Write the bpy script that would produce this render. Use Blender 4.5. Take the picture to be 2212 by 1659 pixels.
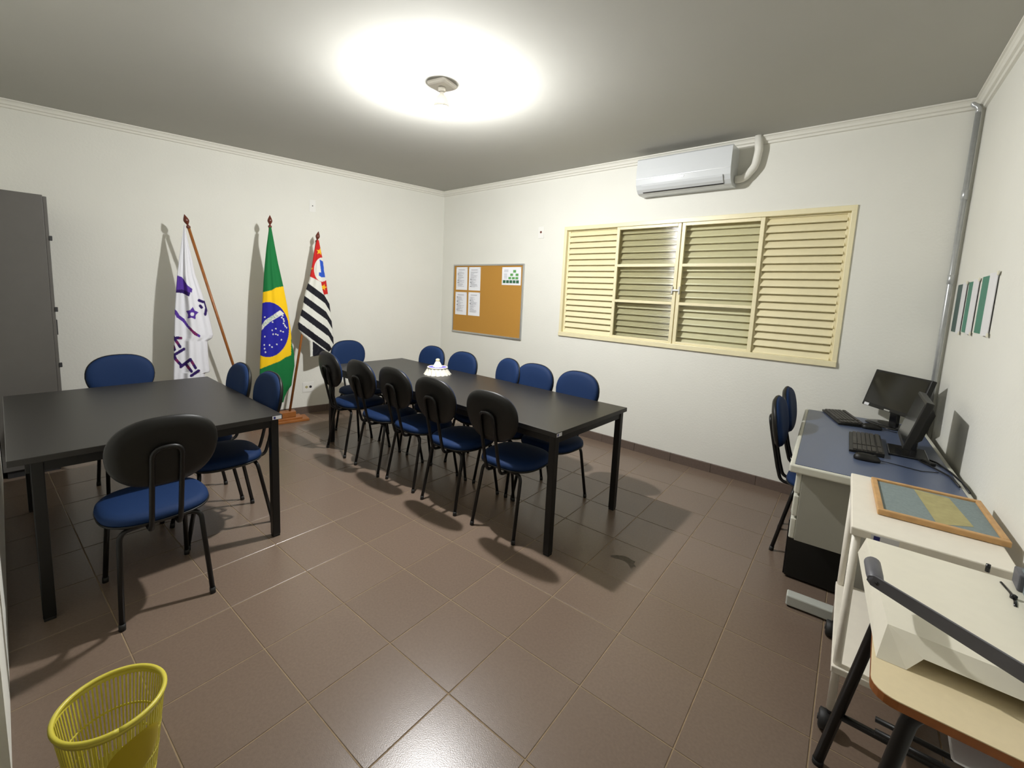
import bpy, bmesh, math, random
from mathutils import Vector, Matrix
random.seed(7)
for o in list(bpy.data.objects): bpy.data.objects.remove(o, do_unlink=True)
SC = bpy.context.scene
COL = SC.collection
R = math.radians

# ------------------------------------------------------------------ camera
W, H = 2212.0, 1659.0
FPX, PCX, PCY = 946.39, 1088.28, 748.69            # focal length and principal point in pixels
CAM = Vector((1.0822, -1.0210, 1.5080))
YAW, PIT, ROL = 2.284108, -0.121995, 0.044548
_f = Vector((math.cos(YAW)*math.cos(PIT), math.sin(YAW)*math.cos(PIT), math.sin(PIT)))
_r0 = Vector((math.sin(YAW), -math.cos(YAW), 0))
_u0 = _r0.cross(_f)
_r = _r0*math.cos(ROL) + _u0*math.sin(ROL)
_u = -_r0*math.sin(ROL) + _u0*math.cos(ROL)
cd = bpy.data.cameras.new('camera')
cam = bpy.data.objects.new('camera', cd); COL.objects.link(cam)
m3 = Matrix((_r, _u, -_f)).transposed()
cam.matrix_world = Matrix.Translation(CAM) @ m3.to_4x4()
cd.sensor_fit = 'HORIZONTAL'; cd.sensor_width = 36.0
cd.lens = FPX*36.0/W
cd.shift_x = (W/2-PCX)/W
cd.shift_y = (PCY-H/2)/W
cd.clip_start = 0.02; cd.clip_end = 60
SC.camera = cam

# ------------------------------------------------------------------ world, exposure
w = bpy.data.worlds.new('night'); SC.world = w; w.use_nodes = True
w.node_tree.nodes['Background'].inputs[0].default_value = (0.05, 0.06, 0.08, 1)
w.node_tree.nodes['Background'].inputs[1].default_value = 0.05
vs = SC.view_settings
vs.view_transform = 'Standard'; vs.look = 'None'; vs.gamma = 1; vs.use_curve_mapping = False
vs.exposure = 1.0
BULB_STRENGTH = 2120.0
BULB_COLOR = (1.0, 1.0, 1.0)

# ------------------------------------------------------------------ pixel -> direction helpers
def ray(u, v):
    return _f + _r*((u-PCX)/FPX) - _u*((v-PCY)/FPX)
def on_plane(u, v, p, n):
    d = ray(u, v); n = Vector(n)
    return CAM + d*((Vector(p)-CAM).dot(n)/d.dot(n))

# ------------------------------------------------------------------ room numbers (metres)
YW = 3.0647                     # window wall
XL, XR = -3.6436, 1.3975        # its two ends
HC = 2.8286                     # ceiling
LA, RA = 0.16018, R(-2.5)       # lean of the side walls in plan
YF = -1.085                     # inner face of the wall with the doorway
YE = -2.6                       # end of the hall behind the doorway
def xl(y): return XL + math.tan(LA)*(y-YW)
def xr(y): return XR + math.tan(RA)*(y-YW)
NL = Vector((math.cos(LA), -math.sin(LA), 0))     # left wall normal, into the room
DL = Vector((math.sin(LA), math.cos(LA), 0))      # along the left wall
NR = Vector((-math.cos(RA), math.sin(RA), 0))
DR = Vector((math.sin(RA), math.cos(RA), 0))
def on_left(u, v, off=0.0): return on_plane(u, v, Vector((XL, YW, 0))+NL*off, NL)

# ------------------------------------------------------------------ materials
def lin(c):
    def f(x):
        x /= 255.0
        return x/12.92 if x <= 0.04045 else ((x+0.055)/1.055)**2.4
    return (f(c[0]), f(c[1]), f(c[2]), 1.0)
def mat(name, col, rough=0.5, metal=0.0, spec=0.5, var=0.0, vscale=30.0, bump=0.0, bscale=200.0, coat=0.0, objvar=0.0, detail=4.0):
    m = bpy.data.materials.new(name); m.use_nodes = True
    nt = m.node_tree; b = nt.nodes['Principled BSDF']
    c = lin(col)
    b.inputs['Base Color'].default_value = c
    b.inputs['Roughness'].default_value = rough
    b.inputs['Metallic'].default_value = metal
    b.inputs['Specular IOR Level'].default_value = spec
    b.inputs['Coat Weight'].default_value = coat
    tc = nt.nodes.new('ShaderNodeTexCoord')
    src = None
    if var > 0:
        n = nt.nodes.new('ShaderNodeTexNoise'); n.inputs['Scale'].default_value = vscale; n.inputs['Detail'].default_value = detail
        nt.links.new(tc.outputs['Object'], n.inputs['Vector'])
        r = nt.nodes.new('ShaderNodeValToRGB')
        r.color_ramp.elements[0].position = 0.3; r.color_ramp.elements[1].position = 0.7
        r.color_ramp.elements[0].color = (c[0]*(1-var), c[1]*(1-var), c[2]*(1-var), 1)
        r.color_ramp.elements[1].color = (min(1, c[0]*(1+var)), min(1, c[1]*(1+var)), min(1, c[2]*(1+var)), 1)
        nt.links.new(n.outputs['Fac'], r.inputs['Fac']); src = r.outputs['Color']
    if objvar > 0:
        oi = nt.nodes.new('ShaderNodeObjectInfo')
        mr = nt.nodes.new('ShaderNodeMapRange')
        mr.inputs['To Min'].default_value = 1-objvar; mr.inputs['To Max'].default_value = 1+objvar
        nt.links.new(oi.outputs['Random'], mr.inputs['Value'])
        mx = nt.nodes.new('ShaderNodeVectorMath'); mx.operation = 'SCALE'
        if src: nt.links.new(src, mx.inputs[0])
        else: mx.inputs[0].default_value = c[:3]
        nt.links.new(mr.outputs['Result'], mx.inputs['Scale']); src = mx.outputs['Vector']
    if src: nt.links.new(src, b.inputs['Base Color'])
    if bump > 0:
        n2 = nt.nodes.new('ShaderNodeTexNoise'); n2.inputs['Scale'].default_value = bscale; n2.inputs['Detail'].default_value = 3
        nt.links.new(tc.outputs['Object'], n2.inputs['Vector'])
        bp = nt.nodes.new('ShaderNodeBump'); bp.inputs['Strength'].default_value = bump; bp.inputs['Distance'].default_value = 0.01
        nt.links.new(n2.outputs['Fac'], bp.inputs['Height']); nt.links.new(bp.outputs['Normal'], b.inputs['Normal'])
    return m
def glass_mat(name, tint, gloss_rough=0.03, ior=1.45):
    m = bpy.data.materials.new(name); m.use_nodes = True
    nt = m.node_tree; nt.nodes.remove(nt.nodes['Principled BSDF']); out = nt.nodes['Material Output']
    t = nt.nodes.new('ShaderNodeBsdfTransparent'); t.inputs[0].default_value = lin(tint)
    g = nt.nodes.new('ShaderNodeBsdfGlossy'); g.inputs['Roughness'].default_value = gloss_rough
    fr = nt.nodes.new('ShaderNodeFresnel'); fr.inputs['IOR'].default_value = ior
    mx = nt.nodes.new('ShaderNodeMixShader')
    nt.links.new(fr.outputs[0], mx.inputs[0]); nt.links.new(t.outputs[0], mx.inputs[1]); nt.links.new(g.outputs[0], mx.inputs[2])
    nt.links.new(mx.outputs[0], out.inputs[0])
    return m
def attr_mat(name, rough=0.75):
    m = bpy.data.materials.new(name); m.use_nodes = True
    nt = m.node_tree; b = nt.nodes['Principled BSDF']; b.inputs['Roughness'].default_value = rough
    b.inputs['Specular IOR Level'].default_value = 0.25
    a = nt.nodes.new('ShaderNodeAttribute'); a.attribute_name = 'print'
    n = nt.nodes.new('ShaderNodeTexNoise'); n.inputs['Scale'].default_value = 900
    tc = nt.nodes.new('ShaderNodeTexCoord'); nt.links.new(tc.outputs['Object'], n.inputs['Vector'])
    bp = nt.nodes.new('ShaderNodeBump'); bp.inputs['Strength'].default_value = 0.08; bp.inputs['Distance'].default_value = 0.002
    nt.links.new(n.outputs['Fac'], bp.inputs['Height']); nt.links.new(bp.outputs['Normal'], b.inputs['Normal'])
    nt.links.new(a.outputs['Color'], b.inputs['Base Color'])
    return m
def emis_mat(name, col, s):
    m = bpy.data.materials.new(name); m.use_nodes = True
    nt = m.node_tree; b = nt.nodes['Principled BSDF']
    b.inputs['Base Color'].default_value = (0.8, 0.8, 0.8, 1)
    b.inputs['Emission Color'].default_value = (*col, 1)
    # an LED board behind the dome: the tip gives more light than the flanks
    tc = nt.nodes.new('ShaderNodeTexCoord'); sx = nt.nodes.new('ShaderNodeSeparateXYZ'); mr = nt.nodes.new('ShaderNodeMapRange')
    mr.inputs['From Min'].default_value = -0.146; mr.inputs['From Max'].default_value = -0.205
    mr.inputs['To Min'].default_value = 0.13*s; mr.inputs['To Max'].default_value = s
    nt.links.new(tc.outputs['Object'], sx.inputs[0]); nt.links.new(sx.outputs['Z'], mr.inputs['Value']); nt.links.new(mr.outputs['Result'], b.inputs['Emission Strength'])
    return m
M = dict(
    wall=mat('wall_paint', (226, 225, 216), 0.75, spec=0.25, var=0.012, vscale=3, bump=0.10, bscale=60),
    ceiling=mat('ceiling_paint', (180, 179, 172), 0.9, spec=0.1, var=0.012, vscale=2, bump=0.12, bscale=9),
    cornice=mat('cornice_plaster', (226, 224, 214), 0.7, spec=0.25),
    tile=mat('floor_tile', (114, 98, 85), 0.26, spec=0.5, var=0.06, vscale=90, bump=0.05, bscale=260, objvar=0.04, detail=6),
    scuff=mat('scuff', (96, 88, 78), 0.75, spec=0.15, var=0.15, vscale=60),
    grout=mat('grout', (140, 120, 92), 0.8, var=0.15, vscale=20),
    skirt=mat('skirting_tile', (100, 86, 77), 0.35, var=0.08, vscale=60, objvar=0.05),
    cream=mat('cream_enamel', (232, 222, 183), 0.38, var=0.02, vscale=15, bump=0.04, bscale=80),
    glass=glass_mat('clear_glass', (238, 241, 238)),
    ribglass=glass_mat('reeded_glass', (238, 241, 236), 0.13, 1.8),
    plate=mat('plate_plastic', (230, 229, 223), 0.4, spec=0.4),
    white_plastic=mat('white_plastic', (206, 209, 210), 0.16, spec=0.5),
    duct=mat('duct_wrap', (226, 224, 214), 0.5, var=0.03, vscale=40, bump=0.15, bscale=70),
    dark=mat('dark_gap', (28, 26, 30), 0.6),
    steel=mat('galvanised_conduit', (186, 188, 188), 0.33, metal=0.55, var=0.06, vscale=30),
    alu=mat('aluminium', (196, 197, 196), 0.35, metal=0.85),
    cork=mat('cork', (186, 138, 66), 0.9, spec=0.1, var=0.10, vscale=220, bump=0.15, bscale=400),
    paper=mat('paper', (240, 241, 245), 0.7, spec=0.2),
    ink=mat('faded_ink', (204, 205, 210), 0.8, spec=0.1),
    darkink=mat('dark_ink', (70, 72, 80), 0.8, spec=0.1),
    green1=mat('chart_green', (98, 166, 88), 0.7),
    green2=mat('chart_dark_green', (52, 104, 72), 0.7),
    sign_green=mat('sign_green', (24, 120, 96), 0.45, var=0.06, vscale=8),
    sign_dark=mat('sign_dark_green', (18, 66, 60), 0.45, var=0.06, vscale=8),
    sign_white=mat('sign_white', (224, 224, 226), 0.35),
    tape=mat('clear_tape', (226, 222, 200), 0.3),
    black_top=mat('black_laminate', (36, 34, 31), 0.38, spec=0.45, var=0.05, vscale=150, bump=0.05, bscale=500),
    black_metal=mat('black_metal', (14, 13, 12), 0.42, spec=0.4),
    black_plastic=mat('black_plastic', (17, 16, 13), 0.45, spec=0.4, bump=0.05, bscale=500),
    gloss_rim=mat('black_rim', (18, 18, 20), 0.2),
    blue=mat('blue_fabric', (15, 39, 76), 0.7, spec=0.22, var=0.05, vscale=300, bump=0.06, bscale=900, objvar=0.10),
    wood=mat('flag_wood', (150, 92, 42), 0.4, var=0.15, vscale=18),
    mahogany=mat('mahogany_finial', (98, 46, 32), 0.3),
    flag=attr_mat('printed_cloth'),
    cabinet=mat('grey_enamel_steel', (88, 85, 81), 0.5, spec=0.4, var=0.03, vscale=12),
    cab_dark=mat('cabinet_plinth', (40, 40, 41), 0.5),
    desk_blue=mat('desk_blue_laminate', (80, 91, 116), 0.28, spec=0.5, var=0.03, vscale=200),
    desk_grey=mat('desk_grey_edge', (200, 199, 186), 0.45),
    desk_side=mat('desk_grey_panel', (150, 148, 137), 0.5),
    foot=mat('foot_enamel', (178, 180, 172), 0.4),
    screen=mat('screen', (30, 30, 27), 0.14, spec=0.5),
    cable=mat('cable', (18, 18, 20), 0.45),
    key=mat('keycaps', (60, 57, 52), 0.5),
    board_grey=mat('grey_felt', (128, 140, 140), 0.85, spec=0.15, var=0.08, vscale=120),
    kraft=mat('faded_yellow_paper', (168, 160, 116), 0.8, spec=0.1, var=0.08, vscale=40),
    oak=mat('light_wood_frame', (192, 150, 98), 0.5, var=0.14, vscale=25),
    cart=mat('cart_white', (232, 226, 212), 0.4, var=0.02, vscale=20),
    rubber=mat('castor_rubber', (24, 23, 22), 0.6),
    school=mat('school_desk_laminate', (224, 208, 170), 0.42, var=0.02, vscale=60),
    school_edge=mat('school_desk_ply_edge', (136, 78, 30), 0.5, var=0.15, vscale=50),
    cutter=mat('cutter_cream', (230, 225, 208), 0.4, var=0.015, vscale=30),
    arm=mat('cutter_arm_grey', (92, 92, 98), 0.45, var=0.05, vscale=50),
    arm_edge=mat('cutter_blade_edge', (150, 152, 156), 0.3, metal=0.7),
    yellow=mat('yellow_plastic', (206, 194, 70), 0.4, spec=0.5),
    yellow_dim=mat('olive_panel', (176, 156, 14), 0.5),
    lilac=mat('lilac_cloth', (108, 100, 190), 0.8),
    lace=mat('white_lace', (222, 218, 204), 0.55, spec=0.4, var=0.06, vscale=120, bump=0.3, bscale=220),
    ivory=mat('ivory_knob', (232, 218, 172), 0.4),
    sticker=mat('sticker', (214, 214, 216), 0.5),
    navy=mat('sticker_navy', (36, 40, 110), 0.5),
    shade=mat('lamp_base_plastic', (226, 222, 214), 0.5),
    bulb=emis_mat('bulb_glow', BULB_COLOR, BULB_STRENGTH),
)

# ------------------------------------------------------------------ mesh helpers
def link(o, parent=None):
    COL.objects.link(o)
    if parent is not None: o.parent = parent
    return o
def mk(name, verts, faces, m, parent=None, smooth=False, loc=None):
    me = bpy.data.meshes.new(name)
    me.from_pydata([tuple(v) for v in verts], [], faces); me.update()
    bm = bmesh.new(); bm.from_mesh(me); bmesh.ops.recalc_face_normals(bm, faces=bm.faces); bm.to_mesh(me); bm.free()
    if smooth: me.polygons.foreach_set('use_smooth', [True]*len(me.polygons))
    me.materials.append(m)
    o = bpy.data.objects.new(name, me); link(o, parent)
    if loc is not None: o.location = loc
    return o
def frombm(name, bm, m, parent=None, smooth=False):
    bmesh.ops.recalc_face_normals(bm, faces=bm.faces)
    me = bpy.data.meshes.new(name); bm.to_mesh(me); bm.free()
    if smooth: me.polygons.foreach_set('use_smooth', [True]*len(me.polygons))
    me.materials.append(m)
    return link(bpy.data.objects.new(name, me), parent)
def empty(name, loc=(0, 0, 0), rz=0.0):
    o = bpy.data.objects.new(name, None); o.location = loc; o.rotation_euler = (0, 0, rz); o.empty_display_size = 0.1
    return link(o)
def tag(o, label=None, cat=None, group=None, kind=None):
    if label: o['label'] = label
    if cat: o['category'] = cat
    if group: o['group'] = group
    if kind: o['kind'] = kind
    return o
def bbox(bm, x0, x1, y0, y1, z0, z1, bev=0.0, seg=2):
    n0 = len(bm.verts)
    vs_ = [bm.verts.new(p) for p in ((x0,y0,z0),(x1,y0,z0),(x1,y1,z0),(x0,y1,z0),(x0,y0,z1),(x1,y0,z1),(x1,y1,z1),(x0,y1,z1))]
    fs = [bm.faces.new([vs_[i] for i in f]) for f in ((0,3,2,1),(4,5,6,7),(0,1,5,4),(1,2,6,5),(2,3,7,6),(3,0,4,7))]
    if bev > 0:
        es = list({e for f in fs for e in f.edges})
        bmesh.ops.bevel(bm, geom=es, offset=bev, segments=seg, affect='EDGES', profile=0.5)
def box(name, x0, x1, y0, y1, z0, z1, m, parent=None, bev=0.0, seg=2):
    bm = bmesh.new(); bbox(bm, x0, x1, y0, y1, z0, z1, bev, seg)
    return frombm(name, bm, m, parent)
def prism(name, poly, z0, z1, m, parent=None):
    n = len(poly)
    v = [(p[0], p[1], z0) for p in poly]+[(p[0], p[1], z1) for p in poly]
    f = [tuple(range(n)), tuple(range(2*n-1, n-1, -1))]+[(i, (i+1) % n, n+(i+1) % n, n+i) for i in range(n)]
    return mk(name, v, f, m, parent)
def extrude(name, prof, a, b, m, parent=None, smooth=False):
    """prof: list of 3D offsets; swept from a to b."""
    a = Vector(a); b = Vector(b); n = len(prof)
    v = [a+Vector(p) for p in prof]+[b+Vector(p) for p in prof]
    f = [tuple(range(n)), tuple(range(2*n-1, n-1, -1))]+[(i, (i+1) % n, n+(i+1) % n, n+i) for i in range(n)]
    return mk(name, v, f, m, parent, smooth)
def fillet(pts, r, n=6):
    pts = [Vector(p) for p in pts]; out = [pts[0]]
    for i in range(1, len(pts)-1):
        p, a, b = pts[i], pts[i-1], pts[i+1]
        da = (a-p); db = (b-p); la = da.length; lb = db.length; da.normalize(); db.normalize()
        ang = da.angle(db)
        t = min(r/max(math.tan(ang/2), 1e-4), la*0.48, lb*0.48)
        p0 = p+da*t; p1 = p+db*t
        for k in range(n+1):
            s = k/n
            out.append(p0*(1-s)**2 + p*2*s*(1-s) + p1*s*s)
    out.append(pts[-1]); return out
def tube_data(pts, r, seg=10, rx=None):
    pts = [Vector(p) for p in pts]; verts = []; faces = []
    rs = r if isinstance(r, (list, tuple)) else [r]*len(pts)
    t0 = (pts[1]-pts[0]).normalized()
    up = Vector((0, 0, 1)) if abs(t0.z) < 0.9 else Vector((1, 0, 0))
    nrm = (up - t0*up.dot(t0)).normalized()
    for i, p in enumerate(pts):
        if i == 0: t = t0
        elif i == len(pts)-1: t = (pts[i]-pts[i-1]).normalized()
        else: t = ((pts[i+1]-pts[i]).normalized()+(pts[i]-pts[i-1]).normalized()).normalized()
        nrm = (nrm - t*nrm.dot(t)).normalized(); bn = t.cross(nrm)
        for k in range(seg):
            a = 2*math.pi*k/seg
            verts.append(p + nrm*math.cos(a)*rs[i] + bn*math.sin(a)*rs[i]*(rx or 1))
    for i in range(len(pts)-1):
        for k in range(seg):
            faces.append((i*seg+k, i*seg+(k+1) % seg, (i+1)*seg+(k+1) % seg, (i+1)*seg+k))
    faces.append(tuple(range(seg-1, -1, -1))); faces.append(tuple(range((len(pts)-1)*seg, len(pts)*seg)))
    return verts, faces
def tube(name, pts, r, m, parent=None, seg=10, rx=None):
    v, f = tube_data(pts, r, seg, rx)
    o = mk(name, v, f, m, parent, True)
    return o
def lathe(name, prof, m, parent=None, seg=32, loc=None, wob=None, smooth=True, close=True):
    v = []; f = []
    for i, (r, z) in enumerate(prof):
        for k in range(seg):
            a = 2*math.pi*k/seg; rr = r
            if wob: rr = r + wob(i, a)
            v.append((rr*math.cos(a), rr*math.sin(a), z))
    n = len(prof)
    for i in range(n-1):
        for k in range(seg):
            f.append((i*seg+k, i*seg+(k+1) % seg, (i+1)*seg+(k+1) % seg, (i+1)*seg+k))
    if close:
        f.append(tuple(range(seg-1, -1, -1))); f.append(tuple(range((n-1)*seg, n*seg)))
    return mk(name, v, f, m, parent, smooth, loc)
def superel(w, h, n, seg):
    out = []
    for k in range(seg):
        a = 2*math.pi*k/seg; c, s = math.cos(a), math.sin(a)
        out.append((math.copysign(abs(c)**(2/n), c)*w/2, math.copysign(abs(s)**(2/n), s)*h/2))
    return out
def pad_data(w, h, n, prof, seg=40):
    """stack of superellipse rings: prof = [(inset, height)...]; local plane xy, height z."""
    v = []; f = []
    for ins, z in prof:
        for x, y in superel(max(w-2*ins, 0.002), max(h-2*ins, 0.002), n, seg): v.append((x, y, z))
    for i in range(len(prof)-1):
        for k in range(seg): f.append((i*seg+k, i*seg+(k+1) % seg, (i+1)*seg+(k+1) % seg, (i+1)*seg+k))
    f.append(tuple(range(seg-1, -1, -1))); f.append(tuple(range((len(prof)-1)*seg, len(prof)*seg)))
    return v, f
def copy_tree(o, parent=None):
    c = o.copy(); COL.objects.link(c)
    if parent is not None: c.parent = parent
    for ch in list(o.children):
        copy_tree(ch, c)
    return c

# ------------------------------------------------------------------ ROOM SHELL
T = 0.15
def clip(poly, p, n):
    out = []
    for i in range(len(poly)):
        a, b = poly[i], poly[(i+1) % len(poly)]
        da = (a[0]-p[0])*n[0]+(a[1]-p[1])*n[1]; db = (b[0]-p[0])*n[0]+(b[1]-p[1])*n[1]
        if da >= 0: out.append(a)
        if (da >= 0) != (db >= 0):
            t = da/(da-db); out.append((a[0]+(b[0]-a[0])*t, a[1]+(b[1]-a[1])*t))
    return out
room_in = [(xl(YE), YE), (xr(YE), YE), (XR, YW), (XL, YW)]
outer = [(xl(YE)-T, YE-T), (xr(YE)+T, YE-T), (XR+T, YW+T), (XL-T, YW+T)]
floor = tag(prism('floor', outer, -0.12, -0.002, M['grout']), kind='structure')
ceil = tag(prism('ceiling', outer, HC, HC+0.12, M['ceiling']), kind='structure')
tag(prism('wall_left', [(xl(YE), YE), (XL, YW), (XL-T, YW), (xl(YE)-T, YE)], 0, HC, M['wall']), kind='structure')
tag(prism('wall_right', [(XR, YW), (xr(YE), YE), (xr(YE)+T, YE), (XR+T, YW)], 0, HC, M['wall']), kind='structure')
tag(prism('wall_hall', [(xl(YE)-T, YE-T), (xr(YE)+T, YE-T), (xr(YE)+T, YE), (xl(YE)-T, YE)], 0, HC, M['wall']), kind='structure')
# window wall with its opening
WX0, WX1, WZ0, WZ1 = -1.637, 0.828, 1.075, 2.235
bm = bmesh.new()
for a in ((XL-T, WX0, 0, HC), (WX1, XR+T, 0, HC), (WX0, WX1, 0, WZ0), (WX0, WX1, WZ1, HC)):
    bbox(bm, a[0], a[1], YW, YW+T, a[2], a[3])
tag(frombm('wall_back', bm, M['wall']), kind='structure')
# wall with the doorway the picture is taken from
bm = bmesh.new(); DX0, DX1, DZ = -0.70, 1.32, 2.12
bbox(bm, xl(YF)-0.02, DX0, YF-T, YF, 0, HC); bbox(bm, DX1, xr(YF)+0.02, YF-T, YF, 0, HC); bbox(bm, DX0, DX1, YF-T, YF, DZ, HC)
tag(frombm('wall_front', bm, M['wall']), kind='structure')
# floor tiles, each one its own piece
TA, SX, SY, GAP = 0.03826, 0.35889, 0.36063, 0.0045
ex = (math.cos(TA), math.sin(TA)); ey = (-math.sin(TA), math.cos(TA))
def tile_mesh(poly):
    n = len(poly); cx_ = sum(p[0] for p in poly)/n; cy_ = sum(p[1] for p in poly)/n
    inn = []
    for p in poly:
        d = math.hypot(p[0]-cx_, p[1]-cy_) or 1; k = max(0, 1-0.0022/d)
        inn.append((cx_+(p[0]-cx_)*k, cy_+(p[1]-cy_)*k))
    v = [(p[0], p[1], -0.002) for p in poly]+[(p[0], p[1], -0.0009) for p in poly]+[(p[0], p[1], 0) for p in inn]
    f = [(i, (i+1) % n, n+(i+1) % n, n+i) for i in range(n)]+[(n+i, n+(i+1) % n, 2*n+(i+1) % n, 2*n+i) for i in range(n)]+[tuple(range(2*n, 3*n))]
    return v, f
full = None
edges = [(room_in[i], room_in[(i+1) % 4]) for i in range(4)]
for i in range(-16, 8):
    for j in range(-9, 11):
        loc = [(i*SX+GAP/2, j*SY+GAP/2), ((i+1)*SX-GAP/2, j*SY+GAP/2), ((i+1)*SX-GAP/2, (j+1)*SY-GAP/2), (i*SX+GAP/2, (j+1)*SY-GAP/2)]
        poly = [(a*ex[0]+b*ey[0], a*ex[1]+b*ey[1]) for a, b in loc]
        q = poly
        for a, b in edges:
            n = (-(b[1]-a[1]), b[0]-a[0]); q = clip(q, a, n)
            if not q: break
        if len(q) < 3: continue
        ar = abs(sum(q[k][0]*q[(k+1) % len(q)][1]-q[(k+1) % len(q)][0]*q[k][1] for k in range(len(q))))/2
        if ar < 0.0008: continue
        ox, oy = (i*SX*ex[0]+j*SY*ey[0], i*SX*ex[1]+j*SY*ey[1])
        if ar > 0.999*(SX-GAP)*(SY-GAP):
            if full is None:
                v, f = tile_mesh([(p[0]-ox, p[1]-oy) for p in poly])
                o = mk('tile', v, f, M['tile'], floor, loc=(ox, oy, 0)); full = o.data
            else:
                o = bpy.data.objects.new('tile', full); link(o, floor); o.location = (ox, oy, 0)
        else:
            v, f = tile_mesh([(p[0]-ox, p[1]-oy) for p in q])
            mk('tile', v, f, M['tile'], floor, loc=(ox, oy, 0))
# scuffed smear on the tiles beside the long table
sc = [(1405,888),(1440,878),(1500,884),(1548,890),(1580,905),(1612,925),(1650,945),(1628,962),(1655,990),(1625,990),(1605,1012),(1592,985),(1572,958),(1540,936),(1490,918),(1440,908)]
sp = [on_plane(1000+a*0.22604, 1000+b*0.22604, (0, 0, 0.0004), (0, 0, 1)) for a, b in sc]
mk('scuff_mark', sp, [tuple(range(len(sp)))], M['scuff'], floor)
# cornice
CP = [(0, 0), (0.055, 0), (0.055, -0.009), (0.046, -0.012), (0.036, -0.022), (0.030, -0.036), (0.018, -0.041), (0.014, -0.056), (0.0, -0.060)]
def cornice(name, a, b, nin):
    prof = [Vector(nin)*d + Vector((0, 0, z)) for d, z in CP]
    tag(extrude(name, prof, (*a, HC), (*b, HC), M['cornice']), kind='structure')
cornice('trim_1', (XL, YW), (XR, YW), (0, -1, 0))
cornice('trim_2', (xl(YF), YF), (XL, YW), NL)
cornice('trim_3', (xr(YF), YF), (XR, YW), NR)
# skirting tiles
def skirting(name, a, b, nin, hgt=0.081, skip=None):
    a = Vector((*a, 0)); b = Vector((*b, 0)); L = (b-a).length; d = (b-a)/L; nin = Vector(nin)
    root = extrude(name, [Vector((0, 0, 0)), nin*0.006, nin*0.006+Vector((0, 0, hgt-0.003)), Vector((0, 0, hgt-0.003))], a, b, M['grout'])
    tag(root, kind='structure')
    k = 0; s = 0.11
    cuts = [0]
    while s < L: cuts.append(s); s += 0.3585
    cuts.append(L)
    for c0, c1 in zip(cuts[:-1], cuts[1:]):
        if c1-c0 < 0.02: continue
        prof = [nin*0.006, nin*0.013, nin*0.013+Vector((0, 0, hgt-0.003)), nin*0.010+Vector((0, 0, hgt)), nin*0.0+Vector((0, 0, hgt)), Vector((0, 0, hgt-0.003)), nin*0.006+Vector((0, 0, hgt-0.004))]
        extrude('skirting_tile', prof, a+d*(c0+0.0015), a+d*(c1-0.0015), M['skirt'], root)
skirting('baseboard_back', (XL, YW), (XR, YW), (0, -1, 0))
skirting('baseboard_left', (xl(YF), YF), (XL, YW), NL)
skirting('baseboard_right', (xr(YF), YF), (XR, YW), NR)

# ------------------------------------------------------------------ WINDOW with louvre shutters
win = tag(empty('window_1', ((WX0+WX1)/2, YW, WZ0)), kind='structure')
wx, wz = (WX0+WX1)/2, WZ0
def wbox(name, x0, x1, y0, y1, z0, z1, m, parent, bev=0.002):
    # coordinates are world; the parts hang under the window root
    return box(name, x0-wx, x1-wx, y0-YW, y1-YW, z0-wz, z1-wz, m, parent, bev)
bm = bmesh.new(); fw = 0.040
def ab(bm, x0, x1, y0, y1, z0, z1, bev=0.003): bbox(bm, x0-wx, x1-wx, y0-YW, y1-YW, z0-wz, z1-wz, bev)
ab(bm, WX0-0.012, WX1+0.012, YW-0.012, YW+0.11, WZ1-fw+0.01, WZ1+0.010)
ab(bm, WX0-0.012, WX1+0.012, YW-0.020, YW+0.11, WZ0-0.010, WZ0+fw-0.006)
ab(bm, WX0-0.012, WX0+0.020, YW-0.011, YW+0.11, WZ0+0.02, WZ1-0.02)
ab(bm, WX1-0.020, WX1+0.012, YW-0.011, YW+0.11, WZ0+0.02, WZ1-0.02)
frombm('window_frame', bm, M['cream'], win)
ZA, ZB = WZ0+fw-0.006, WZ1-fw+0.01
MX1, MXC, MX2 = -1.025, -0.398, 0.255
def shutter(x0, x1, yb, n, za=None, zb=None):
    """a fixed louvre leaf: stiles and its slats"""
    sh = empty('louvre_shutter', (0, 0, 0)); sh.parent = win
    st = 0.022
    for a, b in ((x0, x0+st), (x1-st, x1)): wbox('stile', a, b, yb, yb+0.03, ZA, ZB, M['cream'], sh)
    wbox('rail', x0, x1, yb+0.003, yb+0.03, ZB-0.012, ZB, M['cream'], sh)
    p = (ZB-ZA)/n; me = None
    a0, b0 = x0+st-0.002-wx, x1-st+0.002-wx
    for k in range(n):
        z = ZA + k*p
        if me is None:
            prof = [(0, 0.038, p*1.16), (0, 0.034, p*1.16), (0, 0.010, p*0.62), (0, -0.009, 0.010), (0, -0.011, 0.001), (0, -0.006, -0.003), (0, 0.016, p*0.60)]
            o = extrude('slat', [Vector((0, q[1], q[2])) for q in prof], (a0, yb-YW, 0), (b0, yb-YW, 0), M['cream'], sh); me = o.data
        else:
            o = bpy.data.objects.new('slat', me); link(o, sh)
        o.location = (0, 0, z-wz)
    return sh
shutter(WX0+0.020, MX1+0.004, YW+0.028, 18)
shutter(MX2-0.004, WX1-0.020, YW+0.028, 18)
shutter(MX1-0.004, MXC+0.004, YW+0.070, 18)
shutter(MXC-0.004, MX2+0.004, YW+0.070, 18)
box('backing_sheet', WX0-wx, WX1-wx, 0.112, 0.116, 0.0, WZ1-wz, M['cream'], win)
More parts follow.
